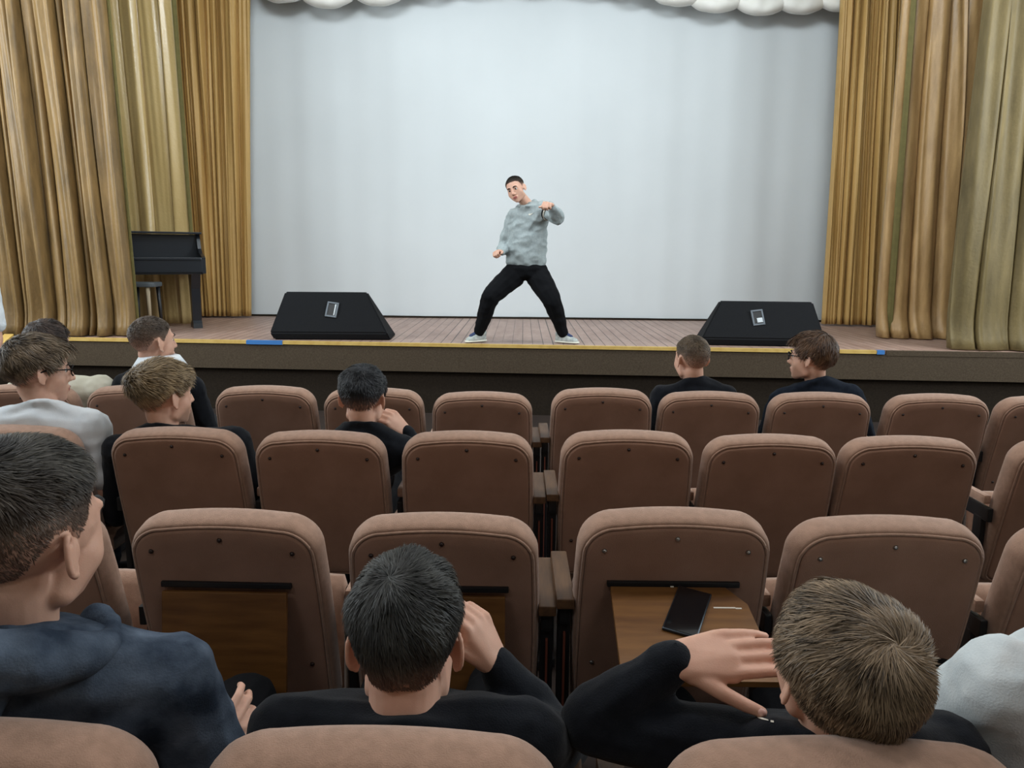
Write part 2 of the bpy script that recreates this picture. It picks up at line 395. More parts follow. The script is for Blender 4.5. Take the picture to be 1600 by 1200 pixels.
drape('edge_trim', (xb-0.01, Ym-0.03, xb+0.02, Ym-0.01), (rail(xb, 272, Ym)-0.02, Ym-0.03, rail(xb, 272, Ym)+0.03, Ym-0.01), Z0, ZT, [1], 0.02, M['olive'], 5, parent=c_lm)
Yi = 9.55; xb = atZ(402, 494, ST).x
xa = atZ(300, 493, ST).x-0.5
c_li = drape('stage_curtain', (xa, Yi-0.1, xb, Yi), (xa-0.3, Yi-0.1, rail(xb, 390, Yi), Yi), Z0+0.01, ZT, rw(4, 17, .5, 1.5), 0.12, M['backgold'], 12, wav=0.15, power=0.7)
tag(c_li, 'deep gold curtain in narrow pleats at the left edge of the white screen', 'curtain', 'gold stage curtains')
# right: inner gold, outer velvet (two drops)
Yi = 9.3; xb = atZ(1277, 507, ST).x
c_ri = drape('stage_curtain', (xb, Yi, xb+1.35, Yi-0.1), (rail(xb, 1314, Yi), Yi, rail(xb, 1314, Yi)+1.2, Yi-0.1), Z0+0.01, ZT, [2.0]+rw(9, 17, .5, 1.4), 0.12, M['backgold'], 21, wav=0.15, power=0.7)
tag(c_ri, 'deep gold curtain in narrow pleats at the right edge of the white screen', 'curtain', 'gold stage curtains')
Ya = 8.05; xb = atZ(1366, 526, ST).x
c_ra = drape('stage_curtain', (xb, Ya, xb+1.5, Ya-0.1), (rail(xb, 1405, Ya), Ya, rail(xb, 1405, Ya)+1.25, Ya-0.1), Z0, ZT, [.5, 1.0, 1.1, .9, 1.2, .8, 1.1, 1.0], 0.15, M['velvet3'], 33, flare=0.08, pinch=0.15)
tag(c_ra, 'gold velvet curtain with bright ridges right of the narrow pleats', 'curtain', 'gold stage curtains')
xt_ = rail(xb, 1405, Ya)
drape('edge_trim', (xb+0.06, Ya-0.10, xb+0.12, Ya-0.12), (xt_+0.05, Ya-0.10, xt_+0.11, Ya-0.12), Z0, ZT, [1], 0.02, M['olive'], 5, parent=c_ra)
Yb = 7.08; xb = atZ(1492, 548, ST).x
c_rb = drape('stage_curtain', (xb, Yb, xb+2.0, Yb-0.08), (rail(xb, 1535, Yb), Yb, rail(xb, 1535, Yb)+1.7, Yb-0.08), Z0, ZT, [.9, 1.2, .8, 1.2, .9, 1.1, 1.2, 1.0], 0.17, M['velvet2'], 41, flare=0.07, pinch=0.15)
tag(c_rb, 'gold velvet curtain at the far right, its worn hem lying on the stage edge', 'curtain', 'gold stage curtains')

# ------------------------------------------------------------------ monitor speakers
def monitor(label, bl, br, tl, tr, Y, handle, flip, label_plate, hh=0.44):
    """wedge floor monitor seen from behind; pixel corners give its size on the ground"""
    A = atZ(*bl, ST); B = atZ(*br, ST); w = (B-A).length; wt = (atY(*tr, Y+0.22)-atY(*tl, Y+0.22)).length
    cx = (atY(*tl, Y+0.2).x + atY(*tr, Y+0.2).x)/2
    ctr = Vector(((A.x+B.x)/2, Y, ST)); e = empty('monitor_speaker', ctr, math.radians(flip))
    tag(e, label, 'speaker', 'black wedge monitor speakers on the stage')
    h = hh; d = 0.46
    bm_ = bmesh.new(); hw = w/2; ht = wt/2; sh = cx-ctr.x
    P = [(-hw+.02, 0, 0), (hw-.0, 0, 0), (hw, d, 0), (-hw+.0, d, 0), (-hw-.01, -0.03, 0.07), (hw-.03, -0.03, 0.07), (-ht+sh, 0.16, h), (ht+sh, 0.16, h), (ht+sh, 0.24, h), (-ht+sh, 0.24, h)]
    vs = [bm_.verts.new(p) for p in P]
    bmesh.ops.convex_hull(bm_, input=vs)
    bmesh.ops.bevel(bm_, geom=[x for x in bm_.edges if x.calc_face_angle(0) > 0.3], offset=0.012, segments=2, affect='EDGES')
    bm_obj('cabinet', bm_, M['spk'], e)
    # handle cup on the sloping rear face
    t = 0.56; n = Vector((0, -0.9, 0.42)).normalized(); up_ = Vector((0, 0.42, 0.9)).normalized()
    base = Vector((handle*w, -0.03+0.19*t, 0.07+(h-0.07)*t)) + n*0.006
    R = Matrix((Vector((1, 0, 0)), -n, up_)).transposed().to_4x4(); T = Matrix.Translation(base) @ R @ Matrix.Rotation(math.radians(-8 if flip < 0 else 8), 4, 'Y')
    bm_ = bmesh.new()
    for c, s in (((0, 0, 0.068), (0.11, 0.02, 0.016)), ((0, 0, -0.068), (0.11, 0.02, 0.016)), ((-0.047, 0, 0), (0.016, 0.02, 0.14)), ((0.047, 0, 0), (0.016, 0.02, 0.14))): box(bm_, c, s, 0.003, T)
    hd = bm_obj('handle_plate', bm_, M['steel'], e)
    bm_ = bmesh.new(); box(bm_, (0, 0.003, 0), (0.08, 0.012, 0.12), 0, T); bm_obj('cup', bm_, M['black'], hd)
    if label_plate:
        bm_ = bmesh.new(); box(bm_, (0.012, -0.008, -0.03), (0.05, 0.01, 0.045), 0.003, T); o = bm_obj('connector_panel', bm_, M['silver'], e); o['label'] = 'silver connector panel'
    else:
        bm_ = bmesh.new(); box(bm_, (0.028, -0.006, 0), (0.012, 0.012, 0.11), 0.003, T); bm_obj('grip', bm_, M['silver'], e)
M['spk'] = mat('speaker_carpet', (13, 14, 17), 0.9, (19, 20, 23), 80, 4, 0.4, 300, spec=0.25)
M['steel'] = mat('grey_handle_metal', (96, 102, 108), 0.5, metal=0.5)
M['silver'] = mat('silver_plate', (190, 196, 200), 0.35, metal=0.5)
monitor('black wedge monitor speaker at the left of the stage, near the piano', (424, 531), (607, 534), (450, 461), (575, 466), 7.22, 0.0, 3, False)
monitor('black wedge monitor speaker at the right of the stage, behind the boy with glasses', (1100, 541), (1290, 542), (1124, 475), (1265, 474), 7.10, -0.05, -3, True, 0.40)

# ------------------------------------------------------------------ piano and stool
M['piano'] = mat('black_lacquer', (24, 30, 37), 0.32, spec=0.6, bump=0.02, scale=20)
pe = empty('piano', (atZ(255, 512, ST).x, 8.12, ST), math.radians(30))
tag(pe, 'black piano with curved cheeks beside the left curtains', 'piano')
pw = 0.44
def cheek(x, nm='cheek'):
    b_ = bmesh.new()
    prof = [(0.16, 1.00), (0.10, 1.0), (0.06, 0.93), (0.01, 0.84), (-0.08, 0.79), (-0.22, 0.765), (-0.26, 0.75), (-0.26, 0.585), (0.16, 0.56)]
    prism(b_, prof, x-0.018, x+0.018, 'x'); return bm_obj(nm, b_, M['piano'], pe)
cheek(-pw); cheek(pw)
bm = bmesh.new(); box(bm, (0, 0.12, 0.79), (2*pw, 0.03, 0.40), 0.004); bm_obj('back_panel', bm, M['piano'], pe)
bm = bmesh.new(); box(bm, (0, 0.10, 1.005), (2*pw+0.06, 0.16, 0.022), 0.005); bm_obj('top_board', bm, M['piano'], pe)
bm = bmesh.new(); box(bm, (0, 0.055, 0.86), (2*pw-0.05, 0.018, 0.22), 0.004, Matrix.Rotation(math.radians(-6), 4, 'X')); bm_obj('music_desk', bm, M['piano'], pe)
bm = bmesh.new(); box(bm, (0, -0.10, 0.735), (2*pw-0.04, 0.34, 0.03), 0.008); bm_obj('key_lid', bm, M['piano'], pe)
bm = bmesh.new(); box(bm, (0, -0.245, 0.66), (2*pw-0.03, 0.03, 0.13), 0.005); box(bm, (0, -0.05, 0.59), (2*pw-0.03, 0.38, 0.03), 0.004); bm_obj('key_bed', bm, M['piano'], pe)
for x in (-0.36, 0.36):
    bm = bmesh.new(); prism(bm, [(-0.22, 0.575), (0.06, 0.575), (0.02, 0.42), (-0.02, 0.08), (0.06, 0.05), (0.1, 0.0), (-0.16, 0.0), (-0.15, 0.05), (-0.12, 0.08), (-0.14, 0.42)], x-0.045, x+0.045, 'x')
    bm_obj('leg', bm, M['piano'], pe)
M['pale'] = mat('pale_wood', (150, 135, 110), 0.6)
se = empty('stool', (atZ(236, 519, ST).x, 7.66, ST), 0.1); tag(se, 'small stool with thin legs in front of the black piano', 'stool')
bm = bmesh.new(); box(bm, (0, 0, 0.485), (0.27, 0.22, 0.045), 0.012); o = bm_obj('seat', bm, mat('grey_vinyl', (74, 80, 84), 0.5), se)
for x, y, mm_ in ((-0.1, -0.08, 'black'), (0.06, -0.08, 'pale'), (-0.1, 0.08, 'black'), (0.1, 0.08, 'black')):
    bm = bmesh.new(); cyl(bm, (x*1.15, y*1.1, 0), (x, y, 0.465), 0.014, 0.02); bm_obj('leg', bm, M[mm_], se, True)

# ------------------------------------------------------------------ theatre seats
REC = math.radians(14)
SH = 0.870                                                    # top of a seat back
def back_outline(inset, n_c=10):
    """closed outline in (s, t): s across, t along the reclined back, t = 0 at its lower edge"""
    H = 0.575; a = 0.232
    pts = []
    def half(t): return a - 0.004*(t/H)                       # nearly parallel sides, slightly narrower on top
    r = max(0.02, 0.088-inset*0.9); top = H-inset
    aw = half(H)-inset
    # right side from bottom up
    rb = 0.03
    for k in range(5):
        an = -math.pi/2 + k/4*math.pi/2; pts.append((half(0)-inset-rb+rb*math.cos(an), inset+rb+rb*math.sin(an)))
    for k in range(1, 5):
        t = 0.08 + k*0.08; pts.append((half(t)-inset+0.003*math.sin(math.pi*k/5), t))
    for k in range(n_c+1):
        an = k/n_c*math.pi/2; pts.append((aw-r+r*math.cos(an), top-r-0.022*((aw-r)/aw)**2+ r*math.sin(an)))
    m_ = 9
    for k in range(1, m_):
        s = (aw-r)*(1-2*k/m_); pts.append((s, top-0.022*(s/aw)**2))
    L_ = [(-p[0], p[1]) for p in pts[:len(pts)-(m_-1)]][::-1]
    return pts+L_
def loft(rings, mat_, name, parent, cap0=True, cap1=True):
    """rings: list of (inset, n) ; n = distance towards the front of the cushion"""
    V = []; Fc = []; N = None
    for ins, nn in rings:
        o_ = back_outline(ins); N = len(o_)
        for s, t in o_: V.append(bk(s, t, nn))
    for j in range(len(rings)-1):
        for i in range(N):
            i2 = (i+1) % N; Fc.append((j*N+i, j*N+i2, (j+1)*N+i2, (j+1)*N+i))
    if cap0: Fc.append(tuple(range(N))[::-1])
    if cap1: Fc.append(tuple((len(rings)-1)*N+i for i in range(N)))
    o = mesh_obj(name, V, Fc, mat_, parent)
    b_ = bmesh.new(); b_.from_mesh(o.data); bmesh.ops.recalc_face_normals(b_, faces=b_.faces); b_.to_mesh(o.data); b_.free()
    return o
def bk(s, t, n):
    """backrest coordinates to seat coordinates; the top rear edge is at y = 0, z = SH"""
    H = 0.575; d = H-t
    return Vector((s, d*math.sin(REC) + n*math.cos(REC), SH - d*math.cos(REC) + n*math.sin(REC)*0.9))
TILT = math.radians(13)
def make_seat(bolt_mat='bolt', arm=('pad', None), tray=None, tipped=False):
    e = empty('theatre_seat')
    cu = loft([(0.02, 0.010), (0.010, 0.004), (0.004, 0.010), (0.0, 0.024), (0.0, 0.058), (0.005, 0.078), (0.016, 0.094), (0.034, 0.102), (0.07, 0.108)], M['seat'], 'backrest', e)
    pa = loft([(0.05, -0.004), (0.024, -0.004), (0.018, -0.001), (0.017, 0.012)], M['panel'], 'back_panel', e)
    ol = [bk(s, t, 0.0035) for s, t in back_outline(0.0135)]
    V, Fc = tube_pts(ol, 0.0042, 6, True); mesh_obj('piping', V, Fc, M['seat'], e)
    for s, t in ((-0.168, 0.497), (0.0, 0.532), (0.168, 0.497), (-0.182, 0.16), (0.182, 0.16)):
        b_ = bmesh.new(); c = bk(s, t, -0.005); nn = (bk(s, t, -0.02)-bk(s, t, 0)).normalized()
        cyl(b_, c, c+nn*0.004, 0.0062, 0.004, 10); bm_obj('bolt', b_, M[bolt_mat], pa, True)
    # seat cushion, tipped down
    V = []; Fc = []
    prof = [(0.0, 0.355), (0.03, 0.345), (0.36, 0.36), (0.40, 0.385), (0.40, 0.415), (0.37, 0.44), (0.2, 0.43), (0.04, 0.425), (0.0, 0.40)]
    xs = [-0.215, -0.205, -0.12, 0.12, 0.205, 0.215]; ins = [0.85, 1, 1.02, 1.02, 1, 0.85]
    n_ = len(prof)
    for x, k in zip(xs, ins):
        for y, z in prof: V.append((x, 0.215+0.2+(y-0.2)*k, 0.395+(z-0.395)*k))
    for i in range(len(xs)-1):
        for j in range(n_): Fc.append((i*n_+j, i*n_+(j+1) % n_, (i+1)*n_+(j+1) % n_, (i+1)*n_+j))
    Fc.append(tuple(range(n_))); Fc.append(tuple((len(xs)-1)*n_+j for j in range(n_))[::-1])
    TP = Matrix.Translation((0, .285, .20)) @ Matrix.Rotation(math.radians(82), 4, 'X') @ Matrix.Translation((0, -.215, -.40)) if tipped else Matrix.Identity(4)
    mesh_obj('seat_cushion', [TP @ Vector(v) for v in V], Fc, M['seat'], e)
    b_ = bmesh.new(); box(b_, (0, 0.41, 0.335), (0.36, 0.3, 0.02), 0.004, TP); bm_obj('seat_pan', b_, M['black'], e)
    for side, kind in ((-1, arm[0]), (1, arm[1])):
        if kind is None: continue
        x = side*0.2475
        if kind == 'wood':
            x = side*0.2525
            b_ = bmesh.new(); box(b_, (x, 0.215, 0.636), (0.044, 0.31, 0.026), 0.005); bm_obj('armrest', b_, M['armwood'], e)
            b_ = bmesh.new(); box(b_, (x, 0.17, 0.598), (0.03, 0.19, 0.05), 0.012); box(b_, (x, 0.12, 0.31), (0.032, 0.05, 0.54), 0.008)
            box(b_, (x, 0.21, 0.02), (0.035, 0.34, 0.035), 0.006); bm_obj('arm_standard', b_, M['black'], e, False)
            b_ = bmesh.new(); box(b_, (x+side*0.0, 0.088, 0.30), (0.006, 0.012, 0.50), 0.002); bm_obj('standard_edge', b_, M['redpaint'], e)
        else:
            b_ = bmesh.new(); box(b_, (x, 0.235, 0.635), (0.026, 0.22, 0.034), 0.010); bm_obj('armrest', b_, M['seat'], e)
            b_ = bmesh.new(); box(b_, (x, 0.2, 0.585), (0.018, 0.2, 0.05), 0.004); box(b_, (x, 0.16, 0.30), (0.02, 0.05, 0.54), 0.006); box(b_, (x, 0.21, 0.02), (0.022, 0.30, 0.035), 0.006); bm_obj('arm_standard', b_, M['black'], e)
    if tray:
        c = bk(0, 0.402, -0.008); b_ = bmesh.new()
        box(b_, (0.0, c.y, c.z+0.004), (0.315, 0.014, 0.014), 0.003); bm_obj('hinge_bar', b_, M['black'], e)
        b_ = bmesh.new()
        if tray == 'folded':
            t0 = Matrix.Translation(c) @ Matrix.Rotation(-REC*0.55+0.0, 4, 'X')
            box(b_, (0, -0.012, -0.155), (0.300, 0.014, 0.29), 0.003, t0)
        else:
            t0 = Matrix.Translation((0, c.y-0.010, c.z+0.0)) @ Matrix.Rotation(TILT, 4, 'X'); n0 = len(b_.verts)
            prism(b_, [(-0.150, 0), (0.122, 0), (0.158, -0.06), (0.163, -0.30), (-0.160, -0.30)], -0.014, 0, 'z')
            for v in b_.verts: v.co = t0 @ v.co
        bm_obj('writing_tablet', b_, M['tray'], e)
    return e
def copy_tree(o, parent=None):
    c = o.copy(); COL.objects.link(c); c.parent = parent
    if parent: c.matrix_parent_inverse = o.matrix_parent_inverse.copy()
    for ch in list(o.children): copy_tree(ch, c)
    return c
protos = {}
SEATS = {}
rows = {1: (3.38, [(31, 0), (205, 0), (408, .004), (580, 0), (753, -.012), (943, .012), (1114, .002), (1290, .004), (1477, .004), (1655, 0)]),
        2: (2.535, [(-200, 0), (3, .004), (265, .004), (494, -.002), (729, .004), (984, .014), (1214, .004), (1436, .004), (1712, .004), (1912, 0)]),
        3: (1.695, [(-20, 0), (338, 0), (689, -.003), (1062, .02), (1406, .008), (1775, 0)]),
        4: (0.795, [(-128, .027), (574, .025), (1372, .025), (2085, .02)])}
arms = {1: {2: 'R'}, 2: {}, 3: {}, 4: {}}
rowname = {1: 'front row', 2: 'second row', 3: 'third row', 4: 'nearest row'}
labels = {
 (1, 0): 'front row seat at the left frame edge, behind the boy in cream', (1, 1): 'front row seat between the boy in the white T-shirt and the fair-haired boy',
 (1, 2): 'empty brown front row seat below the left monitor speaker', (1, 3): 'front row seat half hidden by the black-haired boy resting his chin',
 (1, 4): 'empty brown front row seat directly left of the central armrests', (1, 5): 'empty brown front row seat directly right of the central armrests',
 (1, 6): 'front row seat under the crop-haired boy in black', (1, 7): 'front row seat under the brown-haired boy with glasses',
 (1, 8): 'empty brown front row seat, first one right of the boy with glasses', (1, 9): 'front row seat cut by the right frame edge below the curtain hem',
 (2, 1): 'second row seat under the boy in the white T-shirt', (2, 2): 'second row seat under the fair-haired boy in black',
 (2, 3): 'second row seat under the black-haired boy resting his chin', (2, 4): 'second row empty seat directly left of the central armrests',
 (2, 5): 'second row empty seat directly right of the central armrests', (2, 6): 'second row empty seat, second from the central armrests on the right',
 (2, 7): 'second row empty seat, third from the central armrests on the right', (2, 8): 'second row seat cut by the right frame edge beside a black arm bracket',
 (3, 0): 'third row seat mostly hidden by the boy in the blue hoodie', (3, 1): 'third row seat with a folded dark tablet, left of the dark-haired boy',
 (3, 2): 'third row seat with a folded tablet behind the dark-haired boy\'s head', (3, 3): 'third row seat with its wooden tablet open under the phone',
 (3, 4): 'third row seat above the brown-haired boy leaning back', (3, 5): 'third row seat cut by the right frame edge above the white hood',
 (4, 0): 'nearest row seat back in the lower left corner', (4, 1): 'nearest row seat back at the bottom, under the dark-haired boy',
 (4, 2): 'nearest row seat back at the bottom right, under the brown-haired boy leaning back',
 (4, 3): 'seat outside the lower right corner, under the person in the white hoodie'}
for r, (Y, lst) in rows.items():
    for k, (px, dz) in enumerate(lst):
        if (r, k) not in labels: continue
        X = atY(px, {1: 605, 2: 670, 3: 797, 4: 1132}[r], Y).x
        ends = {1: {4: 'R', 5: 'L'}, 2: {4: 'R', 5: 'L'}, 3: {2: 'R', 3: 'L'}, 4: {1: 'R', 2: 'L'}}[r].get(k, '')
        la = 'wood' if 'L' in ends else 'pad'; ra = 'wood' if 'R' in ends else None
        key = (la, ra, 'screw' if r == 3 and k >= 3 else 'bolt', {(3, 1): 'folded', (3, 2): 'folded', (3, 3): 'open'}.get((r, k)), (r, k) not in ((1, 0), (1, 1), (1, 6), (1, 7), (2, 1), (2, 2), (2, 3), (4, 0), (4, 1), (4, 2), (4, 3)))
        if key not in protos:
            e = protos[key] = make_seat(key[2], (la, ra), key[3], key[4])
        else: e = copy_tree(protos[key])
        rn = random.Random(r*31+k)
        e.location = (X, Y+rn.uniform(-.006, .006), dz); e.rotation_euler = (0, 0, math.radians(rn.uniform(-.8, .8)))
        tag(e, labels[(r, k)], 'seat', 'brown upholstered theatre seats'); SEATS[(r, k)] = e

# phone on the open tablet, and paint marks on the tablet
s = SEATS[(3, 3)]; tray = [c for c in s.children if c.name.startswith('writing_tablet')][0]
_c = bk(0, 0.402, -0.008)
T0 = Matrix.Translation(s.location) @ Matrix.Rotation(s.rotation_euler.z, 4, 'Z') @ Matrix.Translation((0, _c.y-0.010, _c.z)) @ Matrix.Rotation(TILT, 4, 'X')
def on_tray(x, y):
    o_ = T0.translation; n = T0.to_3x3() @ Vector((0, 0, 1)); d = ray(x, y); return CAM + d*((o_-CAM).dot(n)/d.dot(n))
pc = on_tray(1074, 958); ph = empty('phone'); ph.location = pc
ph.rotation_euler = (T0.to_3x3() @ Matrix.Rotation(math.radians(-24), 3, 'Z')).to_euler(); tag(ph, 'black smartphone lying on the open wooden tablet', 'phone')
bm = bmesh.new(); box(bm, (0, 0, 0.0045), (0.078, 0.162, 0.008), 0.0038); bm_obj('phone_body', bm, M['phone_edge'], ph, True)
bm = bmesh.new(); box(bm, (0, 0, 0.0087), (0.072, 0.156, 0.0012), 0.0004); bm_obj('phone_screen', bm, M['phone'], ph)
bm = bmesh.new(); Ti = (T0.inverted())
for px, py, l in ((1050, 917, .008), (1132, 950, .05), (1154, 951, .014)):
    c = Ti @ on_tray(px, py); box(bm, (c.x, c.y, 0.0005), (l, 0.004, 0.001))
for v in bm.verts: v.co = Matrix.Translation((0, _c.y-0.010, _c.z)) @ Matrix.Rotation(TILT, 4, 'X') @ v.co
bm_obj('paint_mark', bm, M['whitepaint'], tray)

# ------------------------------------------------------------------ people
def sphere_pts(sub):
    b_ = bmesh.new(); bmesh.ops.create_icosphere(b_, subdivisions=sub, radius=1.0)
    r = [v.co.copy() for v in b_.verts]; b_.free(); return r
SP2, SP3 = sphere_pts(2), sphere_pts(3)
class Blob:
    """overlapping rounded hulls, fused into one continuous surface"""
    def __init__(s): s.bm = bmesh.new()
    def hull(s, items, M_=None, fine=False):
        vs = []
        for c, r in items:
            r = (r, r, r) if not hasattr(r, '__len__') else r
            for p in (SP3 if fine else SP2):
                q = Vector((c[0]+p.x*r[0], c[1]+p.y*r[1], c[2]+p.z*r[2]))
                vs.append(s.bm.verts.new(M_ @ q if M_ is not None else q))
        res = bmesh.ops.convex_hull(s.bm, input=vs)
        dead = [g for g in set(res['geom_interior'])|set(res['geom_unused']) if isinstance(g, bmesh.types.BMVert) and g.is_valid]
        bmesh.ops.delete(s.bm, geom=dead, context='VERTS')
    def chain(s, pts, rs, M_=None):
        for i in range(len(pts)-1): s.hull([(pts[i], rs[i]), (pts[i+1], rs[i+1])], M_)
    def mesh(s, voxel, smooth=3, name='m'):
        me = bpy.data.meshes.new(name); s.bm.to_mesh(me); s.bm.free()
        o = bpy.data.objects.new('tmp', me); COL.objects.link(o)
        md = o.modifiers.new('r', 'REMESH'); md.mode = 'VOXEL'; md.voxel_size = voxel; md.use_smooth_shade = True
        if smooth:
            m2 = o.modifiers.new('s', 'SMOOTH'); m2.factor = 0.5; m2.iterations = smooth
        dg = bpy.context.evaluated_depsgraph_get(); ev = o.evaluated_get(dg)
        out = bpy.data.meshes.new_from_object(ev); bpy.data.objects.remove(o); bpy.data.meshes.remove(me)
        return out
def head_prims(b_, Mh, fat=1.0, ears=True, nose=1.0):
    b_.hull([((0, -.014, .030), (.076, .095, .083))], Mh, True)
    b_.hull([((0, .010, .012), (.072*fat, .078, .070))], Mh, True)
    b_.hull([((-.036, .036, -.030), .036*fat), ((.036, .036, -.030), .036*fat), ((0, .068, -.092), .020), ((-.048*fat, .002, -.068), .020), ((.048*fat, .002, -.068), .020), ((0, .055, .02), (.055, .028, .03))], Mh, True)
    b_.hull([((-.030, .066, .026), (.022, .018, .010)), ((.030, .066, .026), (.022, .018, .010))], Mh)
    b_.hull([((0, .086, .014), .008), ((0, .106*nose, -.028), .0105)], Mh); b_.hull([((-.010, .094, -.031), .009), ((.010, .094, -.031), .009)], Mh)
    b_.hull([((-.016, .083, -.058), (.010, .009, .006)), ((.016, .083, -.058), (.010, .009, .006)), ((0, .092, -.058), (.010, .008, .006))], Mh)
    b_.hull([((-.013, .082, -.069), (.010, .009, .006)), ((.013, .082, -.069), (.010, .009, .006)), ((0, .089, -.069), (.010, .008, .007))], Mh)
    if ears:
        for sd in (-1, 1):
            pts = []
            def ep(u, w_): return (sd*(.0745+u*.52), -.004-u*.86-w_*.18, -.010+w_)      # u: 0 at the head, .030 at the rim
            for k in range(13):
                a = math.radians(-95+k*22); pts.append(ep(.014+.0145*math.cos(a)*(1 if math.cos(a) > 0 else .8), math.sin(a)*.028*(1.0 if math.sin(a) > 0 else .92)))
            b_.chain(pts, [.0042]*13, Mh)
            b_.hull([(ep(.004, -.012), .0045), (ep(.004, .012), .0045), (ep(.022, .014), .0035), (ep(.024, 0), .0035), (ep(.016, -.016), .004)], Mh)
            b_.hull([(ep(.004, -.018), .005), (ep(.010, -.027), .0062)], Mh); b_.hull([(ep(-.002, 0), (.006, .008, .018))], Mh)
def hand_prims(b_, wr, fwd, nrm, side, curls=(0.5, 0.5, 0.55, 0.6), spread=0.06, th=(0.5, 0.6), sc=1.0, thumb_curl=0.4):
    """fwd wrist->knuckles, nrm back of the hand, side +1 when the thumb lies along nrm x fwd"""
    f_ = Vector(fwd).normalized(); n_ = Vector(nrm); n_ = (n_-f_*n_.dot(f_)).normalized(); a_ = n_.cross(f_)*side
    wr = Vector(wr); kn = []
    for k, (ac, fw) in enumerate(((.030, .088), (.010, .092), (-.010, .088), (-.029, .078))):
        kn.append(wr + (a_*ac + f_*fw)*sc)
    b_.hull([(wr + a_*.012*sc, .017*sc), (wr - a_*.012*sc, .017*sc), (kn[0]-f_*.012*sc-n_*.004*sc, .0125*sc), (kn[3]-f_*.01*sc-n_*.004*sc, .0115*sc), (kn[1]-f_*.01*sc, .012*sc)])
    b_.hull([(wr + (a_*.02+f_*.02-n_*.006)*sc, .016*sc), (wr + (a_*.028+f_*.05-n_*.008)*sc, .013*sc)])
    for k, L_ in enumerate(((.043, .026, .021), (.047, .029, .022), (.043, .027, .021), (.034, .021, .019))):
        ang = 0; p = kn[k]; sp_ = (1.5-k)*spread
        dirf = (f_ + a_*sp_).normalized(); ax = dirf.cross(n_)
        pts = [p - dirf*.012*sc, p]; rs = [.0095*sc, .0098*sc]
        for j, l in enumerate(L_):
            ang += curls[k]*(0.75 if j == 0 else 1.0); d = dirf*math.cos(ang)-n_*math.sin(ang); p = p+d*l*sc; pts.append(p); rs.append((.0088, .0080, .0068)[j]*sc*(0.88 if k == 3 else 1))
        b_.chain(pts, rs)
    t0 = wr + (a_*.024+f_*.024-n_*.006)*sc; ang = th[0]; d = (f_*math.cos(ang)+a_*math.sin(ang)-n_*th[1]*0.5).normalized()
    p1 = t0+d*.040*sc; d2 = (d+f_*thumb_curl-n_*thumb_curl*.4).normalized(); p2 = p1+d2*.032*sc; d3 = (d2+f_*thumb_curl*.6).normalized(); p3 = p2+d3*.024*sc
    b_.chain([t0, p1, p2, p3], [.0135*sc, .0115*sc, .0100*sc, .0082*sc])
    return p3, d3
_b = Blob(); head_prims(_b, None, ears=False); _hm = _b.mesh(0.004, 2)
_bv = BVHTree.FromPolygons([v.co.copy() for v in _hm.vertices], [tuple(p.vertices) for p in _hm.polygons])
HCEN = Vector((0, -.012, .020))
NA, NE = 72, 49
RT_ = np.zeros((NA+1, NE))
for i in range(NA+1):
    for j in range(NE):
        az = i/NA*2*math.pi; el = -math.pi/2+j/(NE-1)*math.pi
        d = Vector((math.sin(az)*math.cos(el), math.cos(az)*math.cos(el), math.sin(el)))
        h = _bv.ray_cast(HCEN+d*0.3, -d); RT_[i, j] = (h[0]-HCEN).length if h[0] else .09
def Rlook(D):
    az = np.arctan2(D[:, 0], D[:, 1]) % (2*math.pi); el = np.arcsin(np.clip(D[:, 2], -1, 1))
    a = az/(2*math.pi)*NA; e_ = (el+math.pi/2)/math.pi*(NE-1)
    i0 = np.clip(a.astype(int), 0, NA-1); j0 = np.clip(e_.astype(int), 0, NE-2); fa = a-i0; fe = e_-j0
    return (RT_[i0, j0]*(1-fa)*(1-fe)+RT_[i0+1, j0]*fa*(1-fe)+RT_[i0, j0+1]*(1-fa)*fe+RT_[i0+1, j0+1]*fa*fe)
def sstep(a, b, x):
    t = np.clip((x-a)/(b-a), 0, 1); return t*t*(3-2*t)
def vnoise(D, fr, seed):
    rs = np.random.RandomState(seed); o_ = np.zeros(len(D))
    for k in range(6):
        w = rs.normal(size=3); w = w/np.linalg.norm(w)*fr*rs.uniform(.6, 1.5); o_ += np.sin(D@w+rs.uniform(0, 6.28))
    return o_/2.6
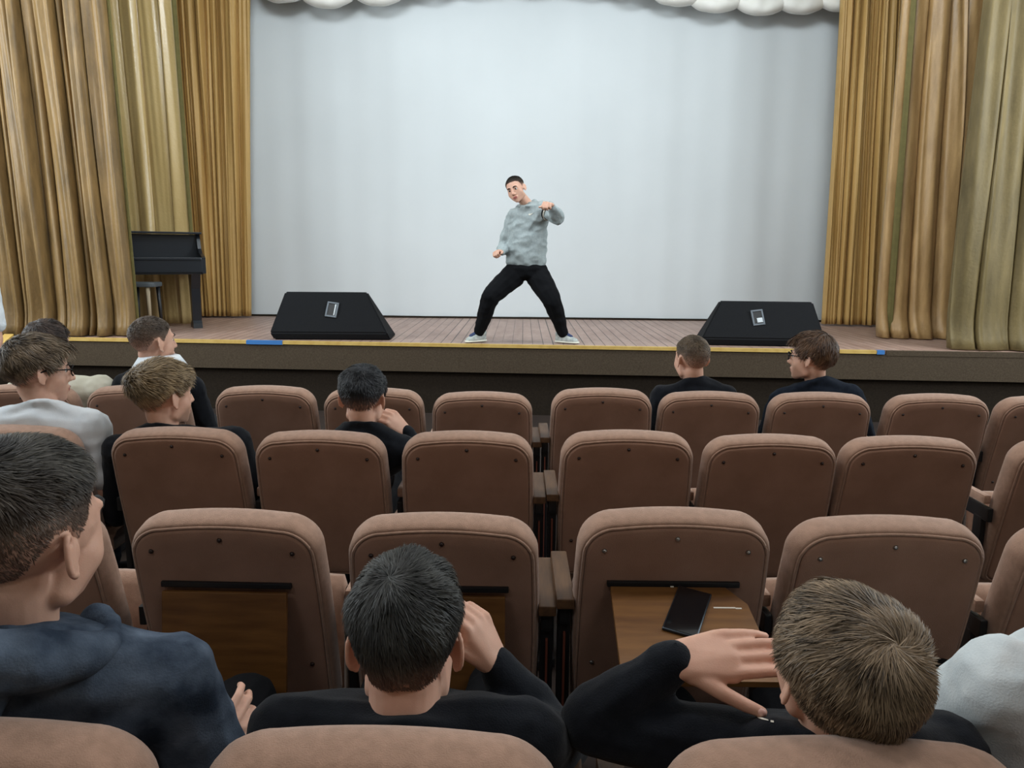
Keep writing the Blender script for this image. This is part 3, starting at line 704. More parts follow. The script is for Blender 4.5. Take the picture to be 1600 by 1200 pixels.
def make_hair(root, Mh, h, seed):
    """cap of hair shaped on the skull, covered with thousands of locks flowing out of the crown"""
    g = dict(top=.024, side=.012, nape=-46, front=30, e0=-5, e1=40, n=5000, w=.0011, L=.03, whorl=(.08, -.62, .78), swirl=.5, lift=1.0, fade=8, dens0=-30, dens1=5, temple=18, burn=-14, fringe=0.0, mess=.25)
    g.update(h)
    def line(D):
        az = np.abs(np.degrees(np.arctan2(D[:, 0], D[:, 1])))
        return np.interp(az, [0, 35, 55, 68, 76, 84, 92, 108, 120, 140, 180], [g['front'], g['front']-2, g['temple'], 4, g['burn'], g['burn']+6, 4, 2, -20, g['nape']+4, g['nape']])
    def el(D): return np.degrees(np.arcsin(np.clip(D[:, 2], -1, 1)))
    def thick(D):
        e_ = el(D); back = sstep(90, 150, np.abs(np.degrees(np.arctan2(D[:, 0], D[:, 1]))))
        t = g['side'] + (g['top']-g['side'])*sstep(g['e0']-12*back, g['e1']-8*back, e_)
        if g['fringe']: t = t + g['fringe']*sstep(60, 20, np.abs(np.degrees(np.arctan2(D[:, 0], D[:, 1]))))*sstep(80, 45, e_)
        m_ = sstep(0, g['fade'], e_-line(D)); return t*(0.12+0.88*m_)*(1+0.14*vnoise(D, 9, seed)*(g['top'] > .01))
    def dens(D): return sstep(g['dens0'], g['dens1'], el(D)-line(D)*0.0)*0.75+0.25*sstep(0, 14, el(D)-line(D))
    # cap
    na, ne = 112, 70; D = []
    for j in range(ne+1):
        for i in range(na):
            az = i/na*2*math.pi; e_ = math.radians(-60+150*j/ne); D.append((math.sin(az)*math.cos(e_), math.cos(az)*math.cos(e_), math.sin(e_)))
    D = np.array(D); R_ = Rlook(D); mk = el(D)-line(D)
    rr = R_ + np.where(mk > -1.5, thick(D)*0.62+.0006, -.004)
    V = np.array(HCEN)+D*rr[:, None]; Fc = []
    for j in range(ne):
        for i in range(na):
            i2 = (i+1) % na; q = (j*na+i, j*na+i2, (j+1)*na+i2, (j+1)*na+i)
            if max(mk[list(q)]) > -2.5: Fc.append(q)
    used = np.unique(np.array(Fc).ravel()); mp = -np.ones(len(V), int); mp[used] = np.arange(len(used))
    V = V[used]; Fc = [tuple(int(mp[x]) for x in q) for q in Fc]
    shade = list(0.22+0.12*vnoise(D[used], 25, seed+3)); dn = list(dens(D[used]))
    # locks
    rs = np.random.RandomState(seed); n = g['n']
    S = rs.normal(size=(n*3, 3)); S /= np.linalg.norm(S, axis=1)[:, None]
    S = S[(el(S)-line(S)) > rs.uniform(0, 6, len(S))-1.0]; S = S[dens(S) > rs.uniform(0.1, .8, len(S))]; S = S[:n]
    w = np.array(g['whorl'], float); w /= np.linalg.norm(w)
    near = np.exp(-(np.arccos(np.clip(S@w, -1, 1))/.22)**2) > rs.uniform(0, 1, len(S)); X_ = np.repeat(S[near], 3, axis=0)+rs.normal(scale=.05, size=(near.sum()*3, 3)); X_ /= np.linalg.norm(X_, axis=1)[:, None]; S = np.concatenate([S, X_])
    T = -(w[None, :]-S*(S@w)[:, None]); T /= (np.linalg.norm(T, axis=1)[:, None]+1e-6)
    C_ = np.cross(S, T); dist = np.arccos(np.clip(S@w, -1, 1))
    sw = g['swirl']*np.exp(-dist*1.3) + g['mess']*vnoise(S, 9, seed+5)+0.16*rs.normal(size=len(S))
    T = T*np.cos(sw)[:, None]+C_*np.sin(sw)[:, None]
    tk = thick(S); Ln = g['L']*(0.4+0.6*np.clip(tk/g['top'], 0, 1.3))*rs.uniform(.6, 1.2, len(S))
    lift = g['lift']*(0.60+0.22*vnoise(S, 13, seed+7)+rs.uniform(-.25, .25, len(S)))
    P = []
    for k, sl in enumerate((0, .35, .7, 1.0)):
        ang = Ln*(sl-.35*np.exp(-(dist/.5)**2)-.1)/.1; Dk = S*np.cos(ang)[:, None]+T*np.sin(ang)[:, None]; Dk /= np.linalg.norm(Dk, axis=1)[:, None]
        rk = Rlook(Dk)+tk*(0.58+0.70*lift*(sl**.8)*(1.25-.35*sl)) + (.0005 if k else 0)
        P.append(np.array(HCEN)+Dk*rk[:, None])
    sh = np.clip(0.44+0.24*vnoise(S, 14, seed+9)+0.2*rs.normal(size=len(S)), 0, 1); dS = dens(S)
    base = len(V); VV = [V]; nst = len(S)
    side = np.cross(S, T); side /= np.linalg.norm(side, axis=1)[:, None]
    tilt = rs.uniform(-.5, .5, nst); side = side*np.cos(tilt)[:, None]+S*np.sin(tilt)[:, None]
    for k in range(4):
        wd = g['w']*(1, .95, .7, .15)[k]
        VV.append(P[k]-side*wd); VV.append(P[k]+side*wd)
        shade += list(np.clip(sh*(0.85+0.12*k), 0, 1)); shade += list(np.clip(sh*(0.85+0.12*k), 0, 1)); dn += list(dS*.3+.7)*2
    for k in range(3):
        a0 = base+2*k*nst
        for i in range(nst): Fc.append((a0+i, a0+nst+i, a0+3*nst+i, a0+2*nst+i))
    V = np.concatenate(VV); V4 = np.c_[V, np.ones(len(V))]@np.array(Mh).T
    off = np.array(root.location); V3 = V4[:, :3]-off
    me = bpy.data.meshes.new('hair'); me.from_pydata(V3.tolist(), [], Fc)
    a = me.attributes.new('shade', 'FLOAT', 'POINT'); a.data.foreach_set('value', np.array(shade, dtype=np.float32))
    a = me.attributes.new('cover', 'FLOAT', 'POINT'); a.data.foreach_set('value', np.array(dn, dtype=np.float32))
    return fin('hair', me, h['mat'], root)

def wrinkle(me, amp, fr=14, seed=0, anis=(1, 1, 1)):
    co = np.empty(len(me.vertices)*3, np.float32); me.vertices.foreach_get('co', co); co = co.reshape(-1, 3)
    no = np.empty(len(me.vertices)*3, np.float32); me.vertices.foreach_get('normal', no); no = no.reshape(-1, 3)
    d = np.array([noise.noise(Vector((p[0]*fr*anis[0]+seed, p[1]*fr*anis[1], p[2]*fr*anis[2])))*1.0 - abs(noise.noise(Vector((p[0]*fr*.6+seed+7, p[1]*fr*.6, p[2]*fr*.9))))*1.3 for p in co])
    me.vertices.foreach_set('co', (co+no*(d*amp)[:, None].astype(np.float32)).ravel()); me.update()
def setoff(me, off):
    co = np.empty(len(me.vertices)*3, np.float32); me.vertices.foreach_get('co', co)
    me.vertices.foreach_set('co', (co.reshape(-1, 3)-np.array(off, np.float32)).ravel()); me.update()

def person(label, head, ypr, name='person', sc=1.0, hair=None, skin='skin', top='blackcloth', style='jumper', bottom='blackjeans', lean=0.0, tyaw=0.0,
           sh=None, el=None, wr=None, hip=None, knee=None, ank=None, toe=None, hands=None, neckb=None, voxel=.0055, cvox=.008, group=None, fat=1.0, wx=1.0, neck=(-.045, -.15),
           glasses=False, hood=False, shoes='blackjeans', extra=None, bulk=1.0, seed=1, shw=.165, wr_amp=.006, cuff=True, legr=1.0, arm_r=1.0, eyes=True, nose=1.0, hoodmat=None, shz=-.055, foot_obj=True):
    H = Vector(head)
    Rh = Matrix.Rotation(math.radians(ypr[0]), 4, 'Z') @ Matrix.Rotation(math.radians(ypr[1]), 4, 'X') @ Matrix.Rotation(math.radians(ypr[2]), 4, 'Y')
    Mh = Matrix.Translation(H) @ Rh @ Matrix.Diagonal((sc*wx, sc, sc, 1))
    tz = Matrix.Rotation(math.radians(tyaw), 3, 'Z')
    nb = Vector(neckb) if neckb else Mh @ Vector((0, neck[0], neck[1])); 
    def sd(v): return [Vector(v[0]), Vector(v[1])]
    sh = sd(sh) if sh else [nb + tz @ Vector((s_*shw, .015, shz)) for s_ in (-1, 1)]
    hp = Vector(hip) if hip else Vector((nb.x, nb.y+.16+lean, .50))
    el_d = [sh[i] + tz @ Vector(((-1, 1)[i]*.06, .05, -.25)) for i in (0, 1)]
    el = [Vector(el[i]) if el and el[i] is not None else el_d[i] for i in (0, 1)]
    wr = [Vector(wr[i]) if wr and wr[i] is not None else el[i] + Vector(((1, -1)[i]*.06, .22, -.01)) for i in (0, 1)]
    knee = sd(knee) if knee else [hp + Vector((s_*.12, .40, .0)) for s_ in (-1, 1)]
    ank = sd(ank) if ank else [Vector((k.x, k.y+.0, .09)) for k in knee]
    toe = sd(toe) if toe else [a + Vector((0, .15, -.05)) for a in ank]
    root = empty('person', (hp.x, hp.y, min(ank[0].z, ank[1].z)-.09)); off = root.location.copy()
    tag(root, label, 'person', group)
    # continuous body
    b_ = Blob(); head_prims(b_, Mh, fat, True, nose)
    b_.hull([(Mh @ Vector((0, -.022, -.055)), .050*sc), (nb + Vector((0, .018, -.005)), .047*sc)], None, True)
    b_.hull([(nb+Vector((0, .01, -.045)), .045), (sh[0]-Vector((0, 0, .012)), .036), (sh[1]-Vector((0, 0, .012)), .036)]); mid = (nb*.55+hp*.45)
    b_.hull([(sh[0]*.8+sh[1]*.2-Vector((0, 0, .02)), .045), (sh[1]*.8+sh[0]*.2-Vector((0, 0, .02)), .045), (mid, (.125, .085, .09))]); b_.hull([(mid, (.125, .085, .09)), (hp+(mid-hp)*.2, (.12, .08, .06))])
    for i in (0, 1):
        b_.chain([sh[i], el[i], wr[i]], [.044, .037, .024*sc]); hq = hp + (knee[i]-hp).normalized()*.05 + Vector(((-1, 1)[i]*.07, 0, 0))
        b_.chain([hq, knee[i], ank[i]], [.055, .042, .028])
        b_.chain([ank[i], ank[i]+Vector((0, 0, -.045)), (ank[i]+Vector((0, 0, -.045))).lerp(toe[i], .6)], [.026, .022, .014])
    tips = []
    for i in (0, 1):
        hs = (hands or [None, None])[i]
        if hs is None: hs = dict(fwd=wr[i]-el[i], nrm=(0, 0, 1), curls=(.3, .3, .35, .4))
        hs = dict(hs); f0 = hs.pop('fwd'); n0 = hs.pop('nrm'); side_ = hs.pop('side', (-1, 1)[i])
        tips.append(hand_prims(b_, wr[i], f0, n0, side_, **hs))
    me = b_.mesh(voxel, 2); 
    inv = np.array(Mh.inverted()); co = np.empty(len(me.vertices)*3, np.float32); me.vertices.foreach_get('co', co); co = co.reshape(-1, 3)
    lc = (np.c_[co, np.ones(len(co))]@inv.T)[:, :3]
    disp = np.zeros((len(co), 3))
    for sx in (-1, 1):
        d2 = ((lc[:, 0]-sx*.031)/.015)**2+((lc[:, 2]-.006)/.009)**2+((lc[:, 1]-.08)/.03)**2; disp[:, 1] -= .008*np.exp(-d2)
    d2 = ((lc[:, 0])/.020)**2+((lc[:, 2]+.0635)/.0025)**2+((lc[:, 1]-.095)/.02)**2; disp[:, 1] -= .003*np.exp(-d2)
    co2 = co + (disp@np.array(Mh.to_3x3()).T)
    me.vertices.foreach_set('co', co2.astype(np.float32).ravel()); me.update()
    nf = len(me.polygons); cen = np.empty(nf*3, np.float32); me.polygons.foreach_get('center', cen); cl = (np.c_[cen.reshape(-1, 3), np.ones(nf)]@inv.T)[:, :3]
    fm = ((np.abs(cl[:, 0]) < .023-np.abs(cl[:, 2]+.0635)*.8) & (np.abs(cl[:, 2]+.0635) < .011) & (cl[:, 1] > .084)).astype(np.int32)
    setoff(me, off); fin('body', me, M[skin], root, True, [M['lips']], fm)
    # eyes, brows
    if eyes:
        for sx in (-1, 1):
            V, Fc, ms = [], [], []
            b2 = bmesh.new(); bmesh.ops.create_uvsphere(b2, u_segments=16, v_segments=12, radius=.0115*sc)
            for v in b2.verts: v.co = (Rh.to_3x3() @ v.co) + (Mh @ Vector((sx*.031, .0665, .006))) - off
            o = bm_obj('eye', b2, M['white'], root, True)
            b2 = bmesh.new(); bmesh.ops.create_uvsphere(b2, u_segments=12, v_segments=8, radius=.0074*sc)
            for v in b2.verts: v.co = (Rh.to_3x3() @ Vector((v.co.x, v.co.y*.5, v.co.z))) + (Mh @ Vector((sx*.031, .0763, .005))) - off
            bm_obj('iris', b2, M['iris'], o, True)
            pts = [Mh @ Vector((sx*x, y, z))-off for x, y, z in ((.014, .086, .024), (.026, .087, .029), (.038, .082, .029), (.048, .072, .023))]
            V, Fc = tube_pts(pts, [.0038*sc, .0046*sc, .0042*sc, .002*sc], 6); mesh_obj('eyebrow', V, Fc, hair['brow'], root)
    if hair: make_hair(root, Mh, hair, seed*17+3)
    # top
    b_ = Blob(); ar = arm_r
    fw = (Mh @ Vector((0, .05, -.15))-nb); fw.z = 0; fw = fw.normalized() if fw.length > .01 else Vector((0, 1, 0)); lt = Vector((-fw.y, fw.x, 0))
    ring = [nb + fw*(.03+math.cos(a)*.068) + lt*math.sin(a)*.070 + Vector((0, 0, .008-.028*math.cos(a))) for a in [k/14*2*math.pi for k in range(15)]]
    b_.hull([(p, .010) for p in ring[:-1:2]]+[(sh[0], .058*bulk), (sh[1], .058*bulk)])
    b_.hull([(nb+Vector((0, -.008, -.048)), .070*bulk), (sh[0], .062*bulk), (sh[1], .062*bulk)])
    b_.hull([(sh[0], .066*bulk), (sh[1], .066*bulk), (mid+Vector((0, 0, .03)), (.165*bulk, .12*bulk, .11))])
    b_.hull([(mid+Vector((0, 0, .03)), (.165*bulk, .12*bulk, .11)), (hp+(mid-hp)*.25, (.168*bulk, .125*bulk, .085))])
    short = style in ('tshirt',)
    for i in (0, 1):
        if short: e_ = sh[i].lerp(el[i], .72); b_.chain([sh[i], e_], [.068*ar, .062*ar])
        else:
            wq = wr[i].lerp(el[i], .10); b_.chain([sh[i], sh[i].lerp(el[i], .5), el[i], el[i].lerp(wq, .5), wq], [.066*ar, .062*ar, .055*ar, .050*ar, .038])
            if cuff: b_.chain([wq, wr[i].lerp(el[i], .02)], [.0375, .0365])
    if not hood: b_.chain(ring, [.0125]*15)
    if style == 'collar': pass
    me = b_.mesh(cvox, 3); wrinkle(me, wr_amp, 16, seed*3.7); setoff(me, off)
    nm_ = {'jumper': 'jumper', 'hoodie': 'hoodie', 'tshirt': 'tshirt', 'collar': 'jumper'}[style]
    topo = fin(nm_, me, M[top], root)
    if hood:
        b_ = Blob(); pts = []; rs = []
        for k in range(17):
            a = math.radians(-152+k*19); back = max(0, math.cos(a))        # a=0 is straight behind the neck
            p = nb - fw*math.cos(a)*(.088+.034*back) + fw*.030 + lt*math.sin(a)*.102*hood + Vector((0, 0, .010+.016*math.cos(a)-.03*abs(math.sin(a))))
            pts.append(p); rs.append((.024+.020*back)*hood)
        b_.chain(pts, rs)
        b_.hull([(nb-fw*.085+Vector((0, 0, -.02)), (.085, .035, .035)), (nb-fw*.10+Vector((0, 0, -.10)), (.05, .025, .03))])
        me = b_.mesh(cvox*.8, 3); wrinkle(me, wr_amp*1.1, 20, seed*2.3, (1, 1, .6)); setoff(me, off); fin('hood', me, M[hoodmat or top], topo)
    if style == 'collar':
        V = []; n_ = 30
        for k in range(n_):
            a = math.radians(-150+300*k/(n_-1)); dr = (-fw*math.cos(a)+lt*math.sin(a))
            V += [nb+fw*.022+dr*.064+Vector((0, 0, .052)), nb+fw*.022+dr*.090+Vector((0, 0, .044)), nb+fw*.022+dr*.122+Vector((0, 0, .004-.01*abs(math.sin(a))))]
        Fc = [(3*k+j, 3*k+j+1, 3*k+j+4, 3*k+j+3) for k in range(n_-1) for j in (0, 1)]
        o = mesh_obj('collar', [v-off for v in V], Fc, M['whitetee'], topo); md = o.modifiers.new('s', 'SOLIDIFY'); md.thickness = .004; md.offset = 0
    # trousers
    b_ = Blob(); b_.hull([(hp+Vector((0, 0, .03)), (.158*legr, .115*legr, .07)), (hp+Vector((0, 0, -.02)), (.15*legr, .11*legr, .07))])
    for i in (0, 1):
        hq = hp + (knee[i]-hp).normalized()*.07 + Vector(((-1, 1)[i]*.07, 0, -.01)); aq = ank[i].lerp(knee[i], .05)
        b_.chain([hq, hq.lerp(knee[i], .5), knee[i], knee[i].lerp(aq, .5), aq], [.092*legr, .082*legr, .068*legr, .058*legr, .044*legr])
    me = b_.mesh(cvox, 3); wrinkle(me, .007, 14, seed*5.1); setoff(me, off); fin('trousers', me, M[bottom], root)
    for i in (0, 1):
        b_ = Blob(); a = ank[i]; t_ = toe[i]; d = (t_-a); d.z = 0; d.normalize(); gz = root.location.z
        ln = (Vector((t_.x, t_.y, 0))-Vector((a.x, a.y, 0))).length
        he = Vector((a.x, a.y, gz))-d*.045
        b_.hull([(he+Vector((0, 0, .045)), (.034, .034, .042)), (he+d*.07+Vector((0, 0, .05)), (.036, .036, .045)), (he+d*(ln+.0)+Vector((0, 0, .034)), (.042, .042, .032)), (he+d*(ln+.04)+Vector((0, 0, .028)), (.036, .036, .026))])
        b_.hull([(he+Vector((0, 0, .085)), .036), (he+d*.05+Vector((0, 0, .09)), .036), (he+d*.06+Vector((0, 0, .05)), .034)])
        me = b_.mesh(.006, 2)
        for v in me.vertices: v.co.z = max(v.co.z, gz+.004)
        setoff(me, off); sm = M[shoes]
        o = fin('shoe', me, sm, root)
        if shoes == 'trainer':
            b_ = Blob(); b_.hull([(he+Vector((0, 0, .016)), (.042, .042, .014)), (he+d*(ln+.045)+Vector((0, 0, .014)), (.044, .044, .013)), (he+d*.5*ln+Vector((0, 0, .014)), (.038, .038, .012))]); me = b_.mesh(.006, 1); 
            for v in me.vertices: v.co.z = max(v.co.z, gz+.002)
            setoff(me, off); so = fin('sole', me, M['sole'], o); so['label'] = 'white rubber sole'
            b_ = Blob(); b_.hull([(he+d*.05+Vector((0, 0, .098)), (.022, .022, .022)), (he+d*.12+Vector((0, 0, .062)), (.024, .024, .022))]); me = b_.mesh(.006, 1); setoff(me, off); fin('tongue', me, M['shoeblue'], o)['label'] = 'blue tongue and laces'
    if glasses:
        V = []; Fc = []
        def add(VF):
            n0 = len(V); V.extend(VF[0]); Fc.extend([tuple(i+n0 for i in f) for f in VF[1]])
        for sx in (-1, 1):
            pts = [Mh @ Vector((sx*(.033+.024*math.copysign(abs(math.cos(a))**.7, math.cos(a))), .100-.012*abs(math.cos(a))*(1 if math.cos(a) > 0 else 0)-.002, .004+.018*math.copysign(abs(math.sin(a))**.7, math.sin(a))))-off for a in [k/20*2*math.pi for k in range(20)]]
            add(tube_pts(pts, .0026*sc, 6, True))
            add(tube_pts([Mh @ Vector(p)-off for p in ((sx*.057, .087, .010), (sx*.076, .070, .012), (sx*.083, .0, .012), (sx*.083, -.02, .004))], .0027*sc, 6))
        add(tube_pts([Mh @ Vector(p)-off for p in ((-.010, .099, .008), (0, .101, .011), (.010, .099, .008))], .0016*sc, 6))
        mesh_obj('glasses', V, Fc, M['frame'], root)
    return root, dict(nb=nb, sh=sh, el=el, wr=wr, hp=hp, tips=tips, off=off, Mh=Mh, top=topo)

HM = {}
def hm(key, d, l, sk=(190, 148, 128), **k):
    if key not in HM: HM[key] = (hair_mat('hair_'+key, d, l, sk, **k), mat('brow_'+key, d, 0.8))
    return dict(mat=HM[key][0], brow=HM[key][1])
def H(key, d, l, **g):
    x = hm(key, d, l); x.update(g); return x
AUD = 'boys seated in the audience'
M['trainer'] = mat('trainer_mesh', (196, 202, 198), 0.7, (150, 158, 158), 40, 3)
M['sole'] = mat('white_rubber', (222, 222, 208), 0.6)
M['shoeblue'] = mat('blue_mesh', (52, 66, 104), 0.8)


def P_(x, y, Y): return atY(x, y, Y)
BLK = ((14, 15, 16), (58, 58, 54))
# --- nearest row
_, pd = person('dark-haired boy in a black jumper leaning his cheek on his right hand', P_(636, 1000, 1.14), (2, -8, 0), sc=1.14, wx=.88, hair=H('dark', *BLK, top=.020, side=.008, n=18000, w=.0008, L=.030, whorl=(-.15, -.55, .80), nape=-58),
       neck=(-.05, -.11), shz=-.015, el=[None, P_(872, 1165, 1.20)], wr=[None, P_(776, 1040, 1.22)], hands=[None, dict(fwd=P_(738, 960, 1.23)-P_(776, 1040, 1.22), nrm=(1, -.5, .3), curls=(.75, .8, .85, .9), spread=.04)],
       group=AUD, voxel=.0035, cvox=.007, seed=2, shw=.185, eyes=False)
_, pa = person('boy in an acid-washed blue hoodie at the left, head turned right', P_(44, 836, 1.05), (-13, -2, 4), sc=1.14, wx=.98, hair=H('darkfade', (18, 18, 18), (82, 78, 70), top=.022, side=.0012, e0=22, e1=54, n=17000, w=.0008, L=.030, fade=14, dens0=-20, dens1=60, nape=-52, whorl=(.1, -.55, .80)),
       neck=(-.03, -.125), top='acid', style='hoodie', hood=1.15, hoodmat='acid', sh=[P_(-150, 1060, 1.08), P_(262, 1062, 1.08)], el=[None, P_(340, 1215, 1.14)], wr=[None, P_(322, 1196, 1.32)],
       hands=[None, dict(fwd=(.12, .1, .14), nrm=(.6, -.6, .5), curls=(.6, .8, 1.0, 1.1))], bottom='blackjeans', group=AUD, voxel=.0035, cvox=.007, seed=5, bulk=1.12, arm_r=1.15)
PB_ROOT, pb = person('brown-haired boy in black leaning his head back over the seat, left hand at his brow', P_(1314, 1044, .985), (8, 19, -4), sc=1.0, hair=H('ash', (46, 36, 27), (158, 136, 110), top=.022, side=.011, n=20000, w=.0009, L=.040, whorl=(.12, -.48, .84), swirl=.9, nape=-50, e0=-20),
       neck=(-.03, -.12), sh=[P_(1170, 1175, 1.08), P_(1480, 1180, 1.08)], el=[P_(925, 1125, 1.12), None], wr=[P_(1056, 1032, 1.12), None],
       hands=[dict(fwd=P_(1150, 1020, 1.13)-P_(1056, 1032, 1.12), nrm=(-.1, -.55, .8), side=-1, curls=(.16, .12, .12, .2), spread=.01, th=(.75, .1), thumb_curl=.25, sc=1.1), None],
       group=AUD, voxel=.0033, cvox=.007, seed=9, eyes=False)
person('person in a white hoodie cut off by the right frame edge', P_(1745, 985, 1.05), (10, -5, 0), hair=H('brown', (40, 28, 20), (110, 84, 60), n=1500), top='whitehood', style='hoodie', hood=1.1,
       sh=[P_(1572, 1072, 1.12), P_(1890, 1095, 1.05)], el=[P_(1488, 1130, 1.24), None], wr=[P_(1560, 1230, 1.34), None], neckb=P_(1690, 1070, 1.12), group=AUD, voxel=.006, seed=11, bulk=1.15, arm_r=1.25, eyes=False)
# --- second row
person('boy in a white T-shirt and black glasses at the left, second row', P_(62, 580, 2.74), (-44, -4, 0), sc=1.03, hair=H('mouse', (58, 48, 38), (134, 116, 94), top=.026, side=.016, n=7000, w=.0014, L=.040, whorl=(-.1, -.6, .78), nape=-50, e0=-25, fringe=.012),
       neckb=P_(68, 640, 2.68), sh=[P_(-10, 668, 2.68), P_(140, 668, 2.72)], el=[None, P_(156, 765, 2.72)], wr=[None, P_(110, 770, 2.92)], top='whitetee', style='tshirt', bottom='greyjeans', glasses=True, group=AUD, seed=13, bulk=1.08, arm_r=1.15)
person('fair-haired boy in a black jumper, second row, head turned right', P_(258, 618, 2.74), (-32, -2, 0), sc=1.02, hair=H('fair', (82, 66, 46), (170, 146, 110), top=.028, side=.013, n=8000, w=.0013, L=.036, whorl=(-.1, -.75, .62), swirl=.9, nape=-50, lift=1.2),
       neckb=P_(256, 676, 2.70), sh=[P_(190, 705, 2.70), P_(364, 694, 2.76)], el=[None, P_(404, 775, 2.84)], wr=[None, P_(340, 790, 3.0)], group=AUD, seed=15, bulk=1.08, eyes=True)
person('black-haired boy resting his chin on his hand, second row', P_(568, 622, 2.72), (-6, -8, 0), sc=.95, hair=H('black', (10, 11, 14), (44, 48, 54), top=.020, side=.011, n=8000, w=.0012, L=.024, nape=-52, whorl=(.2, -.6, .78)),
       neckb=P_(566, 672, 2.68), shz=-.03, sh=[P_(525, 700, 2.70), P_(626, 704, 2.70)], el=[None, P_(652, 716, 2.84)], wr=[None, P_(634, 676, 2.84)], hands=[None, dict(fwd=P_(606, 648, 2.80)-P_(634, 676, 2.84), nrm=(.5, -.6, .5), curls=(1.0, 1.1, 1.1, 1.2), sc=1.05)], hip=P_(540, 800, 2.86), group=AUD, seed=17, eyes=False)
# --- front row
person('dark-haired boy in a cream shirt, front row at the far left', P_(77, 540, 3.62), (-10, -6, 0), sc=1.0, hair=H('browndk', (32, 24, 22), (76, 60, 52), top=.018, n=3000, w=.0016), neckb=P_(90, 596, 3.58),
       sh=[P_(35, 612, 3.60), P_(155, 608, 3.60)], top='cream', style='tshirt', group=AUD, seed=19, voxel=.007, bulk=1.05, arm_r=1.15, eyes=False)
person('boy with cropped hair and a white collar over a black jumper, front row', P_(240, 534, 3.62), (-34, 0, 0), sc=1.04, hair=H('crop', (52, 42, 34), (98, 82, 68), top=.008, side=.0025, n=5000, w=.0014, L=.010, e0=0, dens0=-40, dens1=35, nape=-52),
       neckb=P_(246, 572, 3.60), sh=[P_(196, 604, 3.60), P_(300, 606, 3.62)], el=[None, P_(322, 668, 3.7)], style='collar', group=AUD, seed=21, voxel=.006, bulk=1.0)
person('boy with cropped brown hair in a black jumper, front row right of centre', P_(1080, 561, 3.62), (18, 0, 0), sc=.96, wx=.95, hair=H('crop2', (60, 48, 36), (112, 94, 74), top=.009, side=.003, n=5000, w=.0014, L=.010, e0=0, dens0=-40, dens1=35, nape=-48),
       neckb=P_(1086, 600, 3.60), sh=[P_(1035, 622, 3.60), P_(1132, 620, 3.60)], group=AUD, seed=23, voxel=.006, bulk=1.0)
person('brown-haired boy in glasses and a dark navy jumper, front row, face turned left', P_(1267, 559, 3.62), (50, 0, 0), sc=.98, hair=H('chest', (46, 30, 22), (112, 82, 58), top=.022, side=.016, n=6000, w=.0014, L=.040, nape=-54, e0=-30, whorl=(0, -.5, .85), fringe=.01),
       neckb=P_(1276, 600, 3.60), sh=[P_(1222, 626, 3.62), P_(1328, 620, 3.60)], el=[None, P_(1352, 690, 3.66)], top='navycloth', glasses=True, group=AUD, seed=25, voxel=.006, bulk=1.0)
# --- someone standing by the steps, only a sleeve and arm in the frame
X0 = P_(-62, 500, 4.5).x
person('person in a white T-shirt standing at the left frame edge, only the arm showing', (X0, 4.5, 1.50), (-20, 0, 0), hair=H('brown', (40, 28, 20), (110, 84, 60), n=1500), top='whitetee', style='tshirt', bottom='greyjeans',
       sh=[(X0-.17, 4.5, 1.27), (X0+.17, 4.5, 1.27)], el=[None, P_(-6, 530, 4.46)], wr=[None, P_(-14, 590, 4.36)], hip=(X0, 4.5, .82), knee=[(X0-.09, 4.48, .45), (X0+.09, 4.48, .45)], ank=[(X0-.1, 4.5, .09), (X0+.1, 4.5, .09)], toe=[(X0-.1, 4.62, .04), (X0+.1, 4.62, .04)], seed=27, voxel=.007, arm_r=1.1, eyes=False)
# --- the boy posing on the stage
a0, a1 = P_(748, 524, 7.16), P_(880, 524, 7.16)
pf, pc_ = person('boy in a grey hoodie and black trousers posing wide-legged on the stage, fists raised', P_(806, 296, 7.08), (160, -12, 20), sc=1.0, hair=H('stagecrop', (26, 22, 20), (66, 56, 48), top=.009, side=.002, n=5000, w=.0014, L=.010, front=36, temple=26, e0=0, dens0=-30, dens1=45, nape=-50),
       neckb=P_(826, 320, 7.16), sh=[P_(804, 338, 7.15), P_(847, 326, 7.10)], el=[P_(788, 386, 7.22), P_(872, 340, 6.95)], wr=[P_(783, 394, 7.0), P_(861, 320, 6.84)],
       hands=[dict(fwd=(-.5, -.8, .05), nrm=(-.3, .2, .9), side=1, curls=(1.35, 1.4, 1.4, 1.4), th=(.6, .9), thumb_curl=.8, sc=1.0), dict(fwd=(-.35, -.9, .1), nrm=(.2, .1, .9), side=-1, curls=(1.5, 1.55, 1.55, 1.55), th=(.5, 1.0), thumb_curl=.9, sc=1.1)],
       hip=P_(822, 424, 7.16), knee=[P_(767, 462, 7.02), P_(862, 468, 7.02)], ank=[(a0.x, a0.y, ST+.09), (a1.x, a1.y, ST+.09)], toe=[(a0.x-.09, a0.y-.05, ST+.04), (a1.x+.11, a1.y-.05, ST+.04)],
       top='greyhood', style='hoodie', hood=.8, shoes='trainer', seed=31, voxel=.005, cvox=.007, bulk=1.16, arm_r=1.2, wr_amp=.012, legr=1.3, fat=.98)

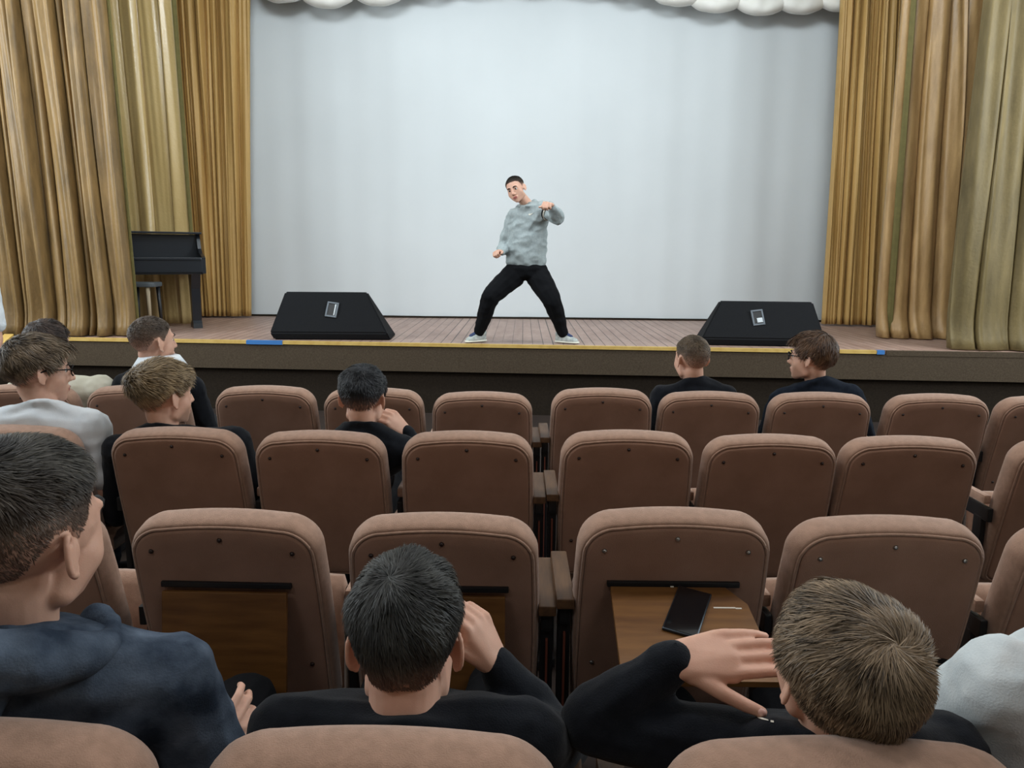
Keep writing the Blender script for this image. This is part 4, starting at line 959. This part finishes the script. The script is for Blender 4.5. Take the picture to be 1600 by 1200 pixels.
# nail of the thumb that points at the viewer
tp, td = pb['tips'][0]; b_ = bmesh.new(); bmesh.ops.create_uvsphere(b_, u_segments=14, v_segments=10, radius=1)
q = td.to_track_quat('Y', 'Z').to_matrix(); cn = tp + (CAM-tp).normalized()*.0052 - td*.001
zz = (CAM-tp).normalized(); xx = td.cross(zz).normalized(); zz = xx.cross(td); Rn = Matrix((xx, td, zz)).transposed()
for v in b_.verts: v.co = Rn @ Vector((v.co.x*.0058, v.co.y*.0082, v.co.z*.0046)) + cn - pb['off']
M['nail'] = mat('finger_nail', (222, 178, 166), 0.3)
nail = bm_obj('thumbnail', b_, M['nail'], PB_ROOT, True)
bpy.context.view_layer.update()
def on_surface(o, pts, px_centre, name, m, lift=.002, parent=None):
    """a small printed mark laid on a garment; pts are offsets in pixels of the photo's frame around px_centre"""
    me = o.data; off = Vector(o.matrix_world.translation)
    bv = BVHTree.FromPolygons([v.co+off for v in me.vertices], [tuple(p.vertices) for p in me.polygons])
    V = []
    for x, y in pts:
        d = ray(px_centre[0]+x, px_centre[1]+y).normalized(); h = bv.ray_cast(CAM, d)
        if h[0] is None: return None
        V.append(h[0]-d*lift-off)
    b_ = bmesh.new(); vs = [b_.verts.new(v) for v in V]; f = b_.faces.new(vs)
    ex = bmesh.ops.extrude_face_region(b_, geom=[f]); 
    for v in ex['geom']:
        if isinstance(v, bmesh.types.BMVert): v.co += ray(*px_centre).normalized()*(-.001)
    q = bm_obj(name, b_, m, o); return q
on_surface(pc_['top'], [(-3.5, .2), (-1.6, 1.6), (.6, .6), (4.2, -2.4), (1, -1.2), (-1.2, -.6), (-1.8, -1.8)], (829, 335), 'chest_mark', M['whitepaint'])
for cx, pts in (((1188, 1121), [(-6, -2), (3, 0), (12, 3), (13, 5), (3, 3), (-5, 0)]), ((1206, 1126), [(-2, -1), (3, 0), (3, 3), (-2, 2)])):
    on_surface(pb['top'], pts, cx, 'white_mark', M['whitepaint'])
# dark and white bands round the raised sleeve
for t, r_, m_ in ((.36, .0705, 'black'), (.46, .0700, 'whitepaint')):
    c = pc_['sh'][1].lerp(pc_['el'][1], t)-pc_['off']; d = (pc_['el'][1]-pc_['sh'][1]).normalized(); q = d.to_track_quat('Z', 'Y')
    V, Fc = tube_pts([c + q @ Vector((math.cos(a)*r_, math.sin(a)*r_, 0)) for a in [k/24*6.2832 for k in range(24)]], .006, 6, True); mesh_obj('sleeve_band', V, Fc, M[m_], pc_['top'])
